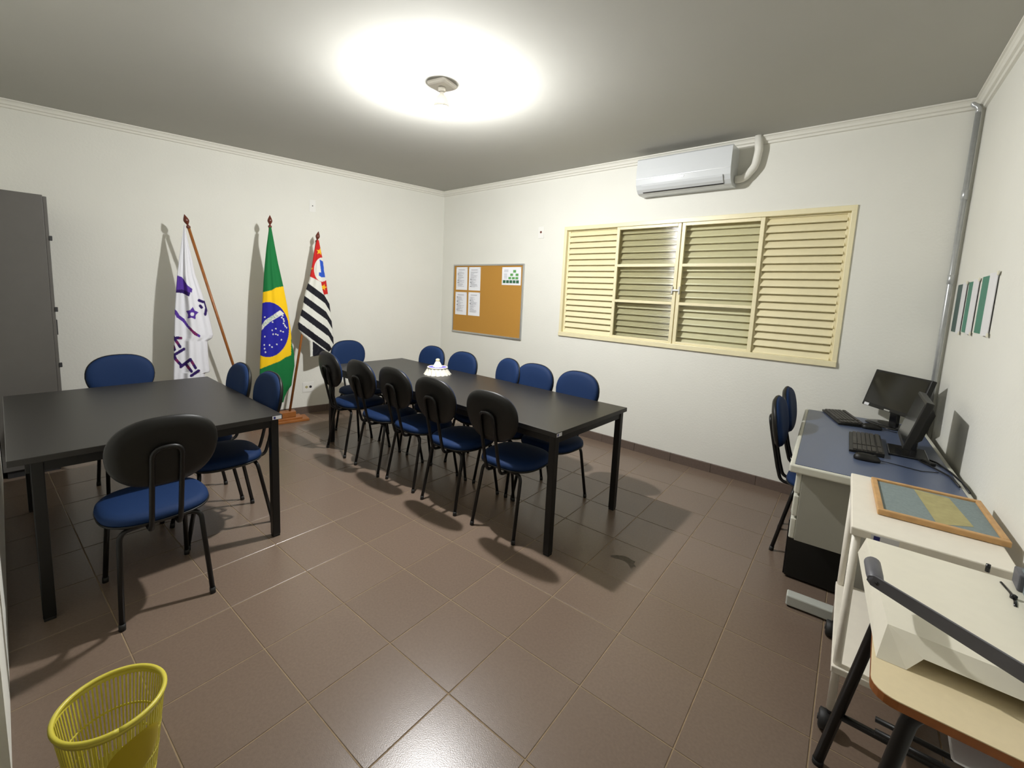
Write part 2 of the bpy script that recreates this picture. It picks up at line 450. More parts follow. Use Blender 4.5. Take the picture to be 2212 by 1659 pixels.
def sash(x0, x1, rib):
    s = empty('glazed_sash', (0, 0, 0)); s.parent = win
    y0, y1 = YW+0.0, YW+0.026; st = 0.030
    wbox('stile', x0, x0+st, y0, y1, ZA, ZB, M['cream'], s); wbox('stile', x1-st, x1, y0, y1, ZA, ZB, M['cream'], s)
    wbox('rail', x0+st, x1-st, y0, y1, ZB-0.028, ZB, M['cream'], s); wbox('rail', x0+st, x1-st, y0, y1, ZA, ZA+0.022, M['cream'], s)
    hh = (ZB-0.028-ZA-0.022); pz = [ZA+0.022]
    for k in (1, 2):
        z = ZA+0.022+hh*k/3; wbox('glazing_bar', x0+st, x1-st, y0, y1-0.004, z-0.013, z+0.013, M['cream'], s)
    for k in range(3):
        za = ZA+0.022+hh*k/3+(0.013 if k else 0); zb = ZA+0.022+hh*(k+1)/3-(0.013 if k < 2 else 0)
        v = []; f = []
        nr = int((zb-za)/0.0155) if rib else 1
        ns = nr*6 if rib else 1
        for q in range(ns+1):
            z = za+(zb-za)*q/ns
            dy = 0.0024*math.cos(2*math.pi*q/6) if rib else 0
            for x in (x0+st, x1-st): v.append((x-wx, 0.014+dy, z-wz))
        f = [(2*q, 2*q+1, 2*q+3, 2*q+2) for q in range(ns)]
        mk('pane', v, f, M['ribglass'] if rib else M['glass'], s, rib)
    return s
s1 = sash(MX1-0.006, MXC-0.002, True); s2 = sash(MXC+0.006, MX2+0.006, False)
bm = bmesh.new(); zc = 1.60
ab(bm, MXC-0.038, MXC-0.026, YW-0.016, YW+0.002, zc-0.035, zc+0.035); ab(bm, MXC+0.026, MXC+0.038, YW-0.016, YW+0.002, zc-0.035, zc+0.035); ab(bm, MXC-0.03, MXC+0.03, YW-0.016, YW-0.008, zc-0.008, zc+0.008)
frombm('latch', bm, M['alu'], win)

# ------------------------------------------------------------------ CEILING LAMP
LX, LY = -1.245, 0.945
lamp = tag(empty('ceiling_lamp', (LX, LY, HC), R(12)), 'bare white light bulb in a square plastic socket on the ceiling', 'lamp')
b = 0.074
v, f = pad_data(2*b, 2*b, 9, [(0, 0), (0, -0.012), (0.004, -0.018), (0.012, -0.024)], 48)
mk('base_plate', v, f, M['shade'], lamp)
lathe('socket', [(0.024, -0.022), (0.024, -0.046), (0.021, -0.051), (0.014, -0.052)], M['shade'], lamp, 24)
lathe('bulb_neck', [(0.0135, -0.051), (0.0135, -0.062), (0.018, -0.070), (0.028, -0.080), (0.038, -0.094), (0.0455, -0.112), (0.0500, -0.132), (0.0525, -0.148), (0.0500, -0.150), (0.0440, -0.146)], M['shade'], lamp, 40)
lathe('bulb', [(0.0440, -0.146), (0.0450, -0.156), (0.0435, -0.173), (0.0395, -0.190), (0.0300, -0.204), (0.0185, -0.213), (0.007, -0.2165), (0.001, -0.217)], M['bulb'], lamp, 40)

# ------------------------------------------------------------------ AIR CONDITIONER
AX0, AX1, AZ0, AZ1, AD = -0.775, 0.018, 2.455, 2.757, 0.20
ac = tag(empty('air_conditioner', ((AX0+AX1)/2, YW, AZ0)), 'glossy white split air conditioner mounted high above the louvred window', 'air conditioner')
prof = [(0, AZ1-AZ0), (-AD*0.93, AZ1-AZ0), (-AD, AZ1-AZ0-0.012), (-AD-0.004, 0.20), (-AD-0.004, 0.12), (-AD+0.004, 0.075), (-AD+0.024, 0.038), (-AD+0.055, 0.010), (-AD+0.09, 0.0), (0, 0.0)]
L2 = (AX1-AX0)/2
o = extrude('housing', [Vector((0, p[0], p[1])) for p in prof], (-L2, 0, 0), (L2, 0, 0), M['white_plastic'], ac)
pr2 = [(-AD-0.006, 0.076), (-AD-0.001, 0.060), (-AD+0.016, 0.034), (-AD+0.038, 0.016), (-AD+0.041, 0.020), (-AD+0.020, 0.038), (-AD+0.004, 0.063), (-AD-0.002, 0.077)]
extrude('air_flap', [Vector((0, p[0], p[1])) for p in pr2], (-L2+0.055, 0, 0), (L2-0.055, 0, 0), M['white_plastic'], ac)
pr3 = [(-AD+0.038, 0.0205), (-AD+0.046, 0.0125), (-AD+0.048, 0.018), (-AD+0.042, 0.024)]
extrude('outlet_gap', [Vector((0, p[0]-0.001, p[1]-0.003)) for p in pr3], (-L2+0.055, 0, 0), (L2-0.055, 0, 0), M['dark'], ac)
bm = bmesh.new(); bbox(bm, -L2+0.004, L2-0.004, -AD-0.0065, -AD-0.003, 0.125, 0.128); frombm('panel_seam', bm, M['alu'], ac)
box('display_window', 0.0, 0.03, -AD-0.0055, -AD-0.0035, 0.10, 0.112, M['alu'], ac)
dp = fillet([(AX1+0.001, YW-0.055, 2.511), (0.085, YW-0.05, 2.515), (0.155, YW-0.045, 2.60), (0.170, YW-0.045, 2.72), (0.160, YW-0.05, HC+0.01)], 0.10, 6)
duct = tube('duct', dp, 0.030, M['duct'], None, 14)
tag(duct, 'white wrapped pipe bending from the air conditioner up into the ceiling', 'pipe')

# ------------------------------------------------------------------ CORKBOARD and sheets
bx0, bx1, bz0, bz1 = -3.395, -2.180, 0.955, 1.858
cb = tag(empty('corkboard', ((bx0+bx1)/2, YW, bz0)), 'brown cork notice board in an aluminium frame beside the window', 'notice board')
cw, ch = (bx1-bx0)/2, bz1-bz0
box('cork_panel', -cw+0.01, cw-0.01, -0.014, -0.001, 0.01, ch-0.01, M['cork'], cb)
for n_, a in (('frame_rail', (-cw, cw, 0, 0.020)), ('frame_rail', (-cw, cw, ch-0.020, ch)), ('frame_stile', (-cw, -cw+0.018, 0.020, ch-0.020)), ('frame_stile', (cw-0.018, cw, 0.020, ch-0.020))):
    box(n_, a[0], a[1], -0.022, 0.0, a[2], a[3], M['alu'], cb, 0.002)
YB = YW-0.0145
def sheet(x0, x1, z0, z1, label, marks, chart=False):
    r = tag(empty('notice_sheet', ((x0+x1)/2, YB, z0)), label, 'paper', 'sheets on the notice board')
    hw = (x1-x0)/2; hh = z1-z0
    bm = bmesh.new()
    nx, nz = 6, 8
    vv = [[bm.verts.new((-hw+2*hw*i/nx, -0.0008-0.003*(abs(i/nx-0.5)*2)**4*(j/nz)**2, hh*j/nz)) for i in range(nx+1)] for j in range(nz+1)]
    for j in range(nz):
        for i in range(nx): bm.faces.new((vv[j][i], vv[j][i+1], vv[j+1][i+1], vv[j+1][i]))
    po = frombm('page', bm, M['paper'], r, True)
    for k, (name, col, rects) in enumerate(marks):
        if name == 'chart_box':
            for a, b_, c, d in rects: box(name, -hw+2*hw*a, -hw+2*hw*b_, -0.0052, -0.0042, hh*c, hh*d, M[col], r)
            continue
        bm = bmesh.new()
        for a, b_, c, d in rects: bbox(bm, -hw+2*hw*a, -hw+2*hw*b_, -0.0052, -0.0042, hh*c, hh*d)
        tag(frombm(name, bm, M[col], r), kind='stuff')
    for a in (-hw+0.01, hw-0.01): box('pin', a-0.004, a+0.004, -0.0075, 0, hh-0.014, hh-0.006, M['alu'], r)
def textmarks(seed, blacks):
    rnd = random.Random(seed); L = []; z = 0.90
    L.append((0.2, 0.75, 0.86, 0.90))
    for q in range(9):
        z = 0.78-q*0.075
        L.append((0.15, 0.15+rnd.uniform(0.3, 0.65), z, z+0.018)); L.append((0.15, 0.15+rnd.uniform(0.2, 0.6), z-0.03, z-0.012))
    return [('printed_lines', 'ink', L), ('heading_marks', 'darkink', [(0.13, 0.24, q, q+0.02) for q in blacks])]
sheet(-3.338, -3.124, 1.523, 1.822, 'typed white sheet pinned at the top left of the cork board', textmarks(1, (0.69, 0.41, 0.31)))
sheet(-3.096, -2.885, 1.521, 1.821, 'typed white sheet pinned second from left in the top row of the corkboard', textmarks(2, (0.47, 0.33, 0.16)))
sheet(-3.343, -3.124, 1.192, 1.493, 'typed white sheet pinned lower left on the cork board', textmarks(3, (0.76, 0.58, 0.43, 0.22)))
sheet(-3.093, -2.880, 1.193, 1.497, 'typed white sheet pinned second from left in the lower row of the corkboard', textmarks(4, (0.64, 0.50)))
gr = [('chart_box', 'green1', [(0.60, 0.74, 0.70, 0.84), (0.45, 0.59, 0.51, 0.64), (0.73, 0.87, 0.51, 0.64), (0.36, 0.50, 0.33, 0.45), (0.55, 0.69, 0.33, 0.45), (0.73, 0.87, 0.33, 0.45)]),
      ('chart_box', 'green2', [(0.07+0.175*k, 0.21+0.175*k, 0.11, 0.27) for k in range(5)]),
      ('printed_lines', 'ink', [(0.12, 0.34, 0.84-0.05*k, 0.865-0.05*k) for k in range(3)]+[(0.12, 0.28, 0.62-0.05*k, 0.64-0.05*k) for k in range(6)])]
sheet(-2.519, -2.220, 1.604, 1.818, 'white sheet with a pyramid chart of green boxes on the cork board', gr)

# ------------------------------------------------------------------ wall plates
def plate(name, label, origin, dx, nin, w, h, kind):
    r = tag(empty(name, origin), label, 'wall plate')
    dx = Vector(dx); nin = Vector(nin); up = Vector((0, 0, 1))
    def slab(nm, cx_, cz, a, b_, d0, d1, m):
        pr = [dx*(cx_-a)+up*(cz-b_), dx*(cx_+a)+up*(cz-b_), dx*(cx_+a)+up*(cz+b_), dx*(cx_-a)+up*(cz+b_)]
        return extrude(nm, pr, nin*d0, nin*d1, m, r)
    def disc(nm, cx_, cz, rad, d0, d1, m):
        pr = [dx*(cx_+rad*math.cos(t*math.pi/10))+up*(cz+rad*math.sin(t*math.pi/10)) for t in range(20)]
        return extrude(nm, pr, nin*d0, nin*d1, m, r)
    slab('cover', 0, 0, w/2, h/2, 0, 0.006, M['plate'])
    slab('bezel', 0, 0, w/2-0.012, h/2-0.014, 0.006, 0.008, M['plate'])
    if kind == 'hole': disc('cable_hole', 0, 0.0, 0.006, 0.008, 0.0088, M['dark'])
    if kind == 'tv': disc('cable_hole', 0, 0.004, 0.013, 0.008, 0.0095, M['mahogany']); slab('stain', -0.012, -0.045, 0.012, 0.004, 0.006, 0.0066, M['mahogany'])
    if kind == 'double':
        disc('socket', -0.020, 0.003, 0.015, 0.008, 0.0095, M['kraft']); disc('socket', 0.024, 0.003, 0.015, 0.008, 0.0095, M['dark'])
        slab('stain', 0.004, -0.042, 0.02, 0.002, 0.006, 0.0066, M['mahogany'])
plate('wall_plate', 'white blank wall plate with a small centre hole above the striped flag', (xl(1.362), 1.362, 2.382), DL, NL, 0.066, 0.13, 'hole')
plate('wall_plate', 'white double socket plate low on the wall beside the wooden flag stand', (xl(1.298), 1.298, 0.311), DL, NL, 0.125, 0.115, 'double')
plate('wall_plate', 'white wall plate with a dark round hole left of the window', (-1.967, YW, 2.203), (1, 0, 0), (0, -1, 0), 0.076, 0.128, 'tv')

# ------------------------------------------------------------------ conduit in the corner
cx_, cy_ = XR-0.032, YW-0.032
cond = tag(empty('conduit_pipe', (cx_, cy_, 0)), 'galvanised steel conduit running down the corner behind the computers', 'pipe')
tube('pipe', [(0, 0, 0.085), (0, 0, HC-0.085)], 0.0138, M['steel'], cond, 16)
tube('elbow', fillet([(0, 0, HC-0.09), (0, 0, HC-0.055), (-0.03, 0.004, HC-0.03), (-0.03, 0.01, HC+0.0)], 0.04, 4), 0.0138, M['steel'], cond, 14)
for z in (0.75, 1.72, 2.25): lathe('coupling', [(0.0142, z-0.03), (0.0168, z-0.028), (0.0168, z+0.028), (0.0142, z+0.03)], M['steel'], cond, 16)

# ------------------------------------------------------------------ strip signs on the right wall
def wall_sign(label, y0, y1, ym, z0, z1, m, curl):
    r = tag(empty('wall_sign', (xr((y0+y1)/2), (y0+y1)/2, z0)), label, 'sign', 'green and white sheets on the right wall')
    yc = (y0+y1)/2; hh = z1-z0
    def P(y, d, z): return DR*((y-yc)/DR.y)+NR*d+Vector((0, 0, z))
    v = [P(y0, 0.003, 0), P(ym, 0.003, 0), P(ym, 0.003, hh), P(y0, 0.003, hh), P(y0, 0.0, 0), P(ym, 0.0, 0), P(ym, 0.0, hh), P(y0, 0.0, hh)]
    mk('green_field', v, [(0, 1, 2, 3), (4, 7, 6, 5), (0, 4, 5, 1), (1, 5, 6, 2), (2, 6, 7, 3), (3, 7, 4, 0)], m, r)
    n = 8; v = []; f = []
    for i in range(n+1):
        s = i/n; y = ym+(y1-ym)*s; d = 0.004+curl*math.sin(math.pi*s)**1.2+0.004*s
        v += [P(y, d, -0.004), P(y, d, hh+0.004), P(y, d-0.003, -0.004), P(y, d-0.003, hh+0.004)]
    for i in range(n):
        a, b_ = 4*i, 4*i+4
        f += [(a, b_, b_+1, a+1), (a+2, a+3, b_+3, b_+2), (a+1, b_+1, b_+3, a+3), (a, a+2, b_+2, b_)]
    f += [(0, 1, 3, 2), (4*n, 4*n+2, 4*n+3, 4*n+1)]
    mk('curled_white_margin', v, f, M['sign_white'], r, False)
    for z in (0.0, hh): mk('tape', [P(y1+0.012, 0.010, z-0.008), P(y1-0.02, 0.010, z-0.008), P(y1-0.02, 0.010, z+0.01), P(y1+0.012, 0.010, z+0.01), P(y1+0.012, 0.007, z-0.008), P(y1-0.02, 0.007, z-0.008), P(y1-0.02, 0.007, z+0.01), P(y1+0.012, 0.007, z+0.01)],
        [(0, 1, 2, 3), (4, 7, 6, 5), (0, 4, 5, 1), (1, 5, 6, 2), (2, 6, 7, 3), (3, 7, 4, 0)], M['tape'], r)
wall_sign('very dark green sheet with white margin, the one nearest the room corner', 2.955, 2.650, 2.790, 1.392, 1.682, M['sign_dark'], 0.006)
wall_sign('green sheet with curled white margin, middle of three on the right wall', 2.615, 2.335, 2.470, 1.402, 1.684, M['sign_green'], 0.010)
wall_sign('largest bright green sheet with wide white margin on the right wall', 2.280, 1.955, 2.105, 1.412, 1.695, M['sign_green'], 0.012)

# ------------------------------------------------------------------ TABLES
def table(name, label, cat_loc, rz, L, Wd, sticker, inset=0.016):
    """local: near-right corner at origin, length along -x, width along +y"""
    t = tag(empty(name, cat_loc, rz), label, 'table')
    zt, th = 0.75, 0.028
    box('tabletop', -L, 0, 0, Wd, zt-th, zt, M['black_top'], t, 0.002)
    lg = 0.042; i = 0.016
    for nm, x0, x1, y0, y1 in (('apron', -L+0.05, -0.05, inset+0.006, inset+0.030), ('apron', -L+0.05, -0.05, Wd-i-0.030, Wd-i-0.006), ('apron', -L+i+0.006, -L+i+0.030, 0.05, Wd-0.05), ('apron', -i-0.030, -i-0.006, 0.05, Wd-0.05)):
        box(nm, x0, x1, y0, y1, zt-th-0.045, zt-th, M['black_metal'], t, 0.001)
    for sx in (-L+i, -i-lg):
        for sy in (inset, Wd-i-lg):
            lgo = box('leg', sx, sx+lg, sy, sy+lg, 0.012, zt-th, M['black_metal'], t, 0.004)
            box('foot_cap', sx+0.002, sx+lg-0.002, sy+0.002, sy+lg-0.002, 0.0, 0.012, M['rubber'], lgo, 0.002)
    x, y, d = sticker
    if d == 'x':
        s = box('asset_sticker', x, x+0.0012, y, y+0.05, zt-0.024, zt-0.004, M['sticker'], t)
        box('printed_square', x+0.0012, x+0.0016, y+0.006, y+0.017, zt-0.021, zt-0.007, M['navy'], s)
    return t
table('meeting_table', 'long black meeting table ringed by blue chairs in the middle of the room', (-0.218, 0.959, 0), -0.0086, 2.654, 0.861, (0.0, 0.004, 'x'))
table('meeting_table', 'black meeting table in the left foreground beside the grey cabinet', (-1.50, -1.045, 0), 0.0, 1.40, 1.067, (0.0, 1.067-0.056, 'x'), 0.062)

# ------------------------------------------------------------------ CHAIRS
def make_chair():
    c = empty('office_chair')
    # seat cushion and shell
    v, f = pad_data(0.42, 0.41, 2.7, [(0.150, 0.429), (0.02, 0.429), (0.005, 0.435), (0.0, 0.448), (0.003, 0.461), (0.014, 0.473), (0.035, 0.480), (0.10, 0.484), (0.19, 0.485)], 44)
    mk('seat', v, f, M['blue'], c, True)
    v, f = pad_data(0.424, 0.414, 2.7, [(0.05, 0.415), (0.02, 0.418), (0.002, 0.430), (0.0, 0.4365), (0.006, 0.4370)], 44)
    mk('seat_shell', v, f, M['black_plastic'], c, True)
    # backrest: pad in xz plane, tilted, bowed
    TB = R(9); cz, cyb = 0.776, -0.290
    def place(vs_):
        out = []
        for x, y, z in vs_:
            yy = z + 0.32*x*x - 0.004
            zz = y
            # slightly narrower towards the bottom
            x *= 1.0 - 0.16*max(0, -zz)/0.15*0.5
            out.append((x, cyb + yy*math.cos(TB) - zz*math.sin(TB), cz + zz*math.cos(TB) + yy*math.sin(TB)))
        return out
    v, f = pad_data(0.384, 0.308, 2.45, [(0.12, 0.0), (0.004, 0.0), (0.0, 0.006), (0.0, 0.016), (0.004, 0.026), (0.014, 0.034), (0.035, 0.039), (0.09, 0.041), (0.14, 0.041)], 44)
    mk('backrest', place(v), f, M['blue'], c, True)
    v, f = pad_data(0.396, 0.320, 2.45, [(0.14, -0.014), (0.05, -0.014), (0.018, -0.010), (0.003, 0.0), (0.0, 0.008), (0.002, 0.013), (0.006, 0.013), (0.007, 0.001), (0.05, 0.001)], 44)
    mk('back_shell', place(v), f, M['black_plastic'], c, True)
    # inverted-U support
    hp = [(0.10, 0.405), (-0.10, 0.402), (-0.232, 0.412), (-0.258, 0.50), (-0.300, 0.68), (-0.327, 0.805)]
    pts = [(-0.052, a, b) for a, b in hp]+[(0.052, a, b) for a, b in reversed(hp)]
    tube('back_support', fillet(pts, 0.045, 5), 0.0105, M['black_metal'], c, 8)
    # legs, each with its bend under the seat
    for sy, nm in ((-1, 'rear'), (1, 'front')):
        for sx in (-1, 1):
            foot = Vector((sx*0.168, sy*0.225, 0.012)); top = Vector((sx*0.150, sy*0.150, 0.405)); inn = Vector((sx*0.04, sy*0.135, 0.407))
            lg = tube('leg', fillet([foot, top, inn], 0.045, 6), 0.0108, M['black_metal'], c, 10)
            d = (top-foot).normalized()
            tube('foot_cap', [foot-Vector((0, 0, 0.012)), foot+d*0.016], 0.0128, M['rubber'], lg, 10)
        tube('crossbar', [(-0.05, sy*0.135, 0.407), (0.05, sy*0.135, 0.407)], 0.0108, M['black_metal'], c, 8)
    for sx in (-1, 1): tube('seat_bracket', [(sx*0.10, -0.145, 0.412), (sx*0.10, 0.145, 0.412)], 0.009, M['black_metal'], c, 8)
    return c
proto = make_chair(); first = [True]
def chair(label, x, y, deg, group):
    o = proto if first[0] else copy_tree(proto); first[0] = False
    o.location = (x, y, 0); o.rotation_euler = (0, 0, R(deg)); tag(o, label, 'chair', group)
    return o
G1, G2, G3 = 'blue chairs around the long table', 'blue chairs around the left table', 'blue chairs at the computer desk'
chair('blue chair seen from behind, nearest the free corner of the long table', -0.642, 1.145, 3, G1)
chair('second near-side chair from the free corner of the long table, seen from behind', -1.138, 1.130, 2, G1)
chair('middle of the five near-side chairs along the long table, seen from behind', -1.593, 1.140, 0, G1)
chair('fourth near-side chair from the free corner of the long table, seen from behind', -2.006, 1.108, 0, G1)
chair('blue chair seen from behind, furthest of the near row and closest to the flags', -2.530, 1.128, -3, G1)
chair('blue chair at the far end of the long table, beside the striped flag', -2.905, 1.385, -90, G1)
chair('blue chair across the long table behind the lacy centrepiece, nearest the room corner', -2.390, 1.590, 180, G1)
chair('blue chair across the long table below the cork board, second from the room corner', -1.905, 1.565, 180, G1)
chair('blue chair turned aside across the long table, third from the room corner', -1.480, 1.640, 160, G1)
chair('blue chair across the long table, pressed close to the turned chair', -1.068, 1.590, 180, G1)
chair('blue chair across the long table below the window, nearest the table end', -0.662, 1.585, 177, G1)
chair('blue chair in the left foreground with its black back to the viewer', -1.455, -0.595, 90, G2)
chair('blue chair behind the left table in front of the white flag', -2.835, -0.465, -90, G2)
chair('blue chair right of the left table, nearest its front corner', -1.880, -0.190, 180, G2)
chair('blue chair right of the left table, further from its front corner than its neighbour', -2.315, -0.220, 180, G2)
chair('blue chair seen edge-on at the computer desk, the one nearer the drawers', 0.925, 2.205, -88, G3)
chair('blue chair seen edge-on at the computer desk, the one nearer the window wall', 0.912, 2.640, -88, G3)

# ------------------------------------------------------------------ CENTREPIECE on the long table
cpz = 0.75
cp = tag(empty('centrepiece', (-1.932, 1.557, cpz)), 'round centrepiece with white lacy skirt and lilac top on the long table', 'centrepiece')
def ruff(i, a): return 0.0075*math.sin(16*a+0.6*i)*(1-i/6.0) + 0.003*math.sin(31*a)*(1-i/6.0)
lathe('lace_skirt', [(0.118, 0.0), (0.114, 0.006), (0.104, 0.022), (0.095, 0.040), (0.090, 0.054), (0.088, 0.060)], M['lace'], cp, 160, wob=ruff, close=False)
v, f = tube_data([(0.088*math.cos(2*math.pi*k/40), 0.088*math.sin(2*math.pi*k/40), 0.062) for k in range(41)], 0.006, 8); mk('rim', v, f, M['lace'], cp, True)
lathe('lilac_top', [(0.088, 0.056), (0.085, 0.064), (0.04, 0.066), (0.002, 0.066)], M['lilac'], cp, 40)
lathe('tulle_cone', [(0.046, 0.064), (0.038, 0.072), (0.030, 0.090), (0.021, 0.108), (0.015, 0.120)], M['lace'], cp, 72, wob=lambda i, a: 0.004*math.sin(9*a)*(1-i/5))
lathe('knob', [(0.013, 0.112), (0.017, 0.116), (0.019, 0.124), (0.017, 0.136), (0.010, 0.140), (0.001, 0.141)], M['ivory'], cp, 24)

# ------------------------------------------------------------------ FLAGS: stand, poles, printed cloth
yb = 0.80
fb = tag(empty('flag_stand', (xl(yb)+NL.x*0.235, yb+0.04, 0), -LA), 'stepped wooden flag stand on the floor against the left wall', 'flag stand')
box('base_board', -0.095, 0.095, -0.33, 0.35, 0.0, 0.028, M['wood'], fb, 0.004)
box('middle_board', -0.07, 0.07, -0.27, 0.285, 0.028, 0.05, M['wood'], fb, 0.004)
bm = bmesh.new(); bbox(bm, -0.045, 0.045, -0.22, 0.225, 0.05, 0.115, 0.006); frombm('socket_block', bm, M['wood'], fb)
def seg_d(p, a, b):
    ax, ay = b[0]-a[0], b[1]-a[1]; l = ax*ax+ay*ay
    t = 0 if l == 0 else max(0, min(1, ((p[0]-a[0])*ax+(p[1]-a[1])*ay)/l))
    return math.hypot(p[0]-a[0]-t*ax, p[1]-a[1]-t*ay)
def pline(p, pts, wd): return any(seg_d(p, pts[i], pts[i+1]) < wd/2 for i in range(len(pts)-1))
def inside(p, poly):
    r_ = False; j = len(poly)-1
    for i in range(len(poly)):
        xi, yi = poly[i]; xj, yj = poly[j]
        if (yi > p[1]) != (yj > p[1]) and p[0] < (xj-xi)*(p[1]-yi)/(yj-yi)+xi: r_ = not r_
        j = i
    return r_
def star(cx_, cy_, r_, rot, ri=0.42): return [(cx_+(r_ if k % 2 == 0 else r_*ri)*math.sin(rot+k*math.pi/5), cy_-(r_ if k % 2 == 0 else r_*ri)*math.cos(rot+k*math.pi/5)) for k in range(10)]
def interp(tab, y):
    if y <= tab[0][1]: return tab[0][0]
    for (x0, y0), (x1, y1) in zip(tab[:-1], tab[1:]):
        if y <= y1: return x0+(x1-x0)*(y-y0)/max(y1-y0, 1e-6)
    return tab[-1][0]
WHITE, PURP, DPURP, MAR = lin((226, 226, 232)), lin((84, 52, 150)), lin((44, 22, 92)), lin((108, 30, 84))
GREEN, YEL, BLUE, RED, BLK, CREAM, STARY, MAPB = lin((22, 112, 58)), lin((242, 196, 22)), lin((34, 34, 150)), lin((196, 36, 34)), lin((26, 26, 34)), lin((222, 222, 214)), lin((238, 186, 40)), lin((42, 84, 190))
S1a = [(218,642),(262,658),(285,690),(310,730),(355,765),(350,798),(338,790),(325,832),(262,798),(206,798)]
S1t = [(206,798),(215,772),(262,768),(338,800),(325,832),(262,800)]
S2 = [(197,945),(215,960),(240,1000),(285,1035),(320,1090),(370,1140),(425,1180),(422,1200),(370,1175),(310,1110),(270,1060),(215,1020),(197,990)]
ST1 = star(352, 985, 60, 0.1, 0.6)
LET1 = [[(185,1195),(245,1282)], [(212,1202),(252,1205)], [(184,1275),(196,1308)], [(280,1302),(192,1356),(205,1395),(248,1440)], [(250,1462),(337,1395),(383,1472)], [(298,1440),(347,1502)], [(345,1542),(412,1497)]]
LET2 = [[(414,866),(450,880)], [(424,915),(438,930)], [(468,880),(482,930),(470,992)]]
def col1(x, y):
    p = (x, y)
    if inside(p, S1t): return DPURP
    if inside(p, S1a): return PURP
    if inside(p, S2): return MAR if x > 330 and x < 400 and y > 1110 else PURP
    if inside(p, ST1): return WHITE if math.hypot(x-354, y-990) < 17 else PURP
    for l in LET1:
        if pline(p, l, 26): return DPURP if (x+y) % 160 > 50 else MAR
    for l in LET2:
        if pline(p, l, 25): return DPURP
    return WHITE
GLY = {'P': '11110 10001 10001 11110 10000 10000 10000', 'R': '11110 10001 10001 11110 10100 10010 10001', 'O': '01110 10001 10001 10001 10001 10001 01110',
       'G': '01111 10000 10000 10111 10001 10001 01111', 'E': '11111 10000 10000 11110 10000 10000 11111', 'S': '01111 10000 10000 01110 00001 00001 11110'}
BAND = [(122,930),(124,893),(150,855),(210,815),(265,777),(297,803),(250,830),(190,865),(150,900),(130,925)]
STARS2 = [(148,830),(285,818),(278,833),(290,845),(295,860),(292,878),(300,890),(305,900),(315,910),(208,868),(205,930),(232,918),(270,935),(288,942),(212,960),(233,960),(247,965),(148,978),(275,1002),(145,1042),(185,1043),(203,1057),(240,1037),(146,1070),(153,1097)]
UPB = [(100,645),(133,640),(200,625),(235,605),(290,595),(330,590)]; LOB = [(100,1232),(112,1225),(200,1190),(265,1165),(300,1140),(350,1118),(356,1030),(352,960)]
def fx(tab, x):
    for (x0, y0), (x1, y1) in zip(tab[:-1], tab[1:]):
        if x0 <= x <= x1: return y0+(y1-y0)*(x-x0)/max(x1-x0, 1e-6)
    return tab[-1][1] if x > tab[-1][0] else tab[0][1]
def col2(x, y):
    if y < fx(UPB, x): return GREEN
    if y > fx(LOB[:6], x) or (x > 349 and y > 985): return GREEN
    if ((x-172)/161)**2+((y-925)/210)**2 < 1:
        if inside((x, y), BAND):
            # letters along the band
            dx, dy = 132/159.0, -95/159.0
            s = (x-140)*dx+(y-893)*dy; t = (x-140)*(-dy)+(y-893)*dx - 0.0 + 10*math.sin(math.pi*max(0, min(1, s/160)))
            i = int(s//20)
            if 0 <= i < 7 and -12 < t < 12:
                ch_ = 'PROGRES'[i]; cxx = int((s-20*i)/16*5); rr = int((t+12)/24*7)
                if 0 <= cxx < 5 and 0 <= rr < 7 and GLY[ch_].split()[rr][cxx] == '1': return lin((96, 150, 110))
            return CREAM
        for sx_, sy_ in STARS2:
            if (x-sx_)**2+(y-sy_)**2 < 34: return CREAM
        return BLUE
    return YEL
ST3 = [star(567, 330, 28, 0.2), star(598, 603, 27, 0.2), star(504, 460, 13, 0.0)]
MAP3 = [(566,390),(592,405),(600,470),(608,527),(580,526),(560,512),(562,490),(578,490)]
REDB = [(470,512),(497,522),(545,545),(578,562),(585,610),(600,660),(640,650)]
FOLD = [(600,640),(612,760),(632,930),(645,1075),(650,1130)]
def col3(x, y):
    p = (x, y)
    if y < fx(REDB, x):
        for s_ in ST3:
            if inside(p, s_): return STARY
        if inside(p, MAP3): return MAPB
        if ((x-586)/62)**2+((y-467)/92)**2 < 1: return CREAM
        return RED
    xf = interp(FOLD, y)
    if x < xf:
        w_ = y-0.74*(x-475)
        if w_ > 985: return CREAM if x < 514 else BLK
    else: w_ = y-0.74*(xf-475)-1.9*(x-xf)
    return BLK if (w_-568) % 116 < 58 and w_ > 560 else CREAM
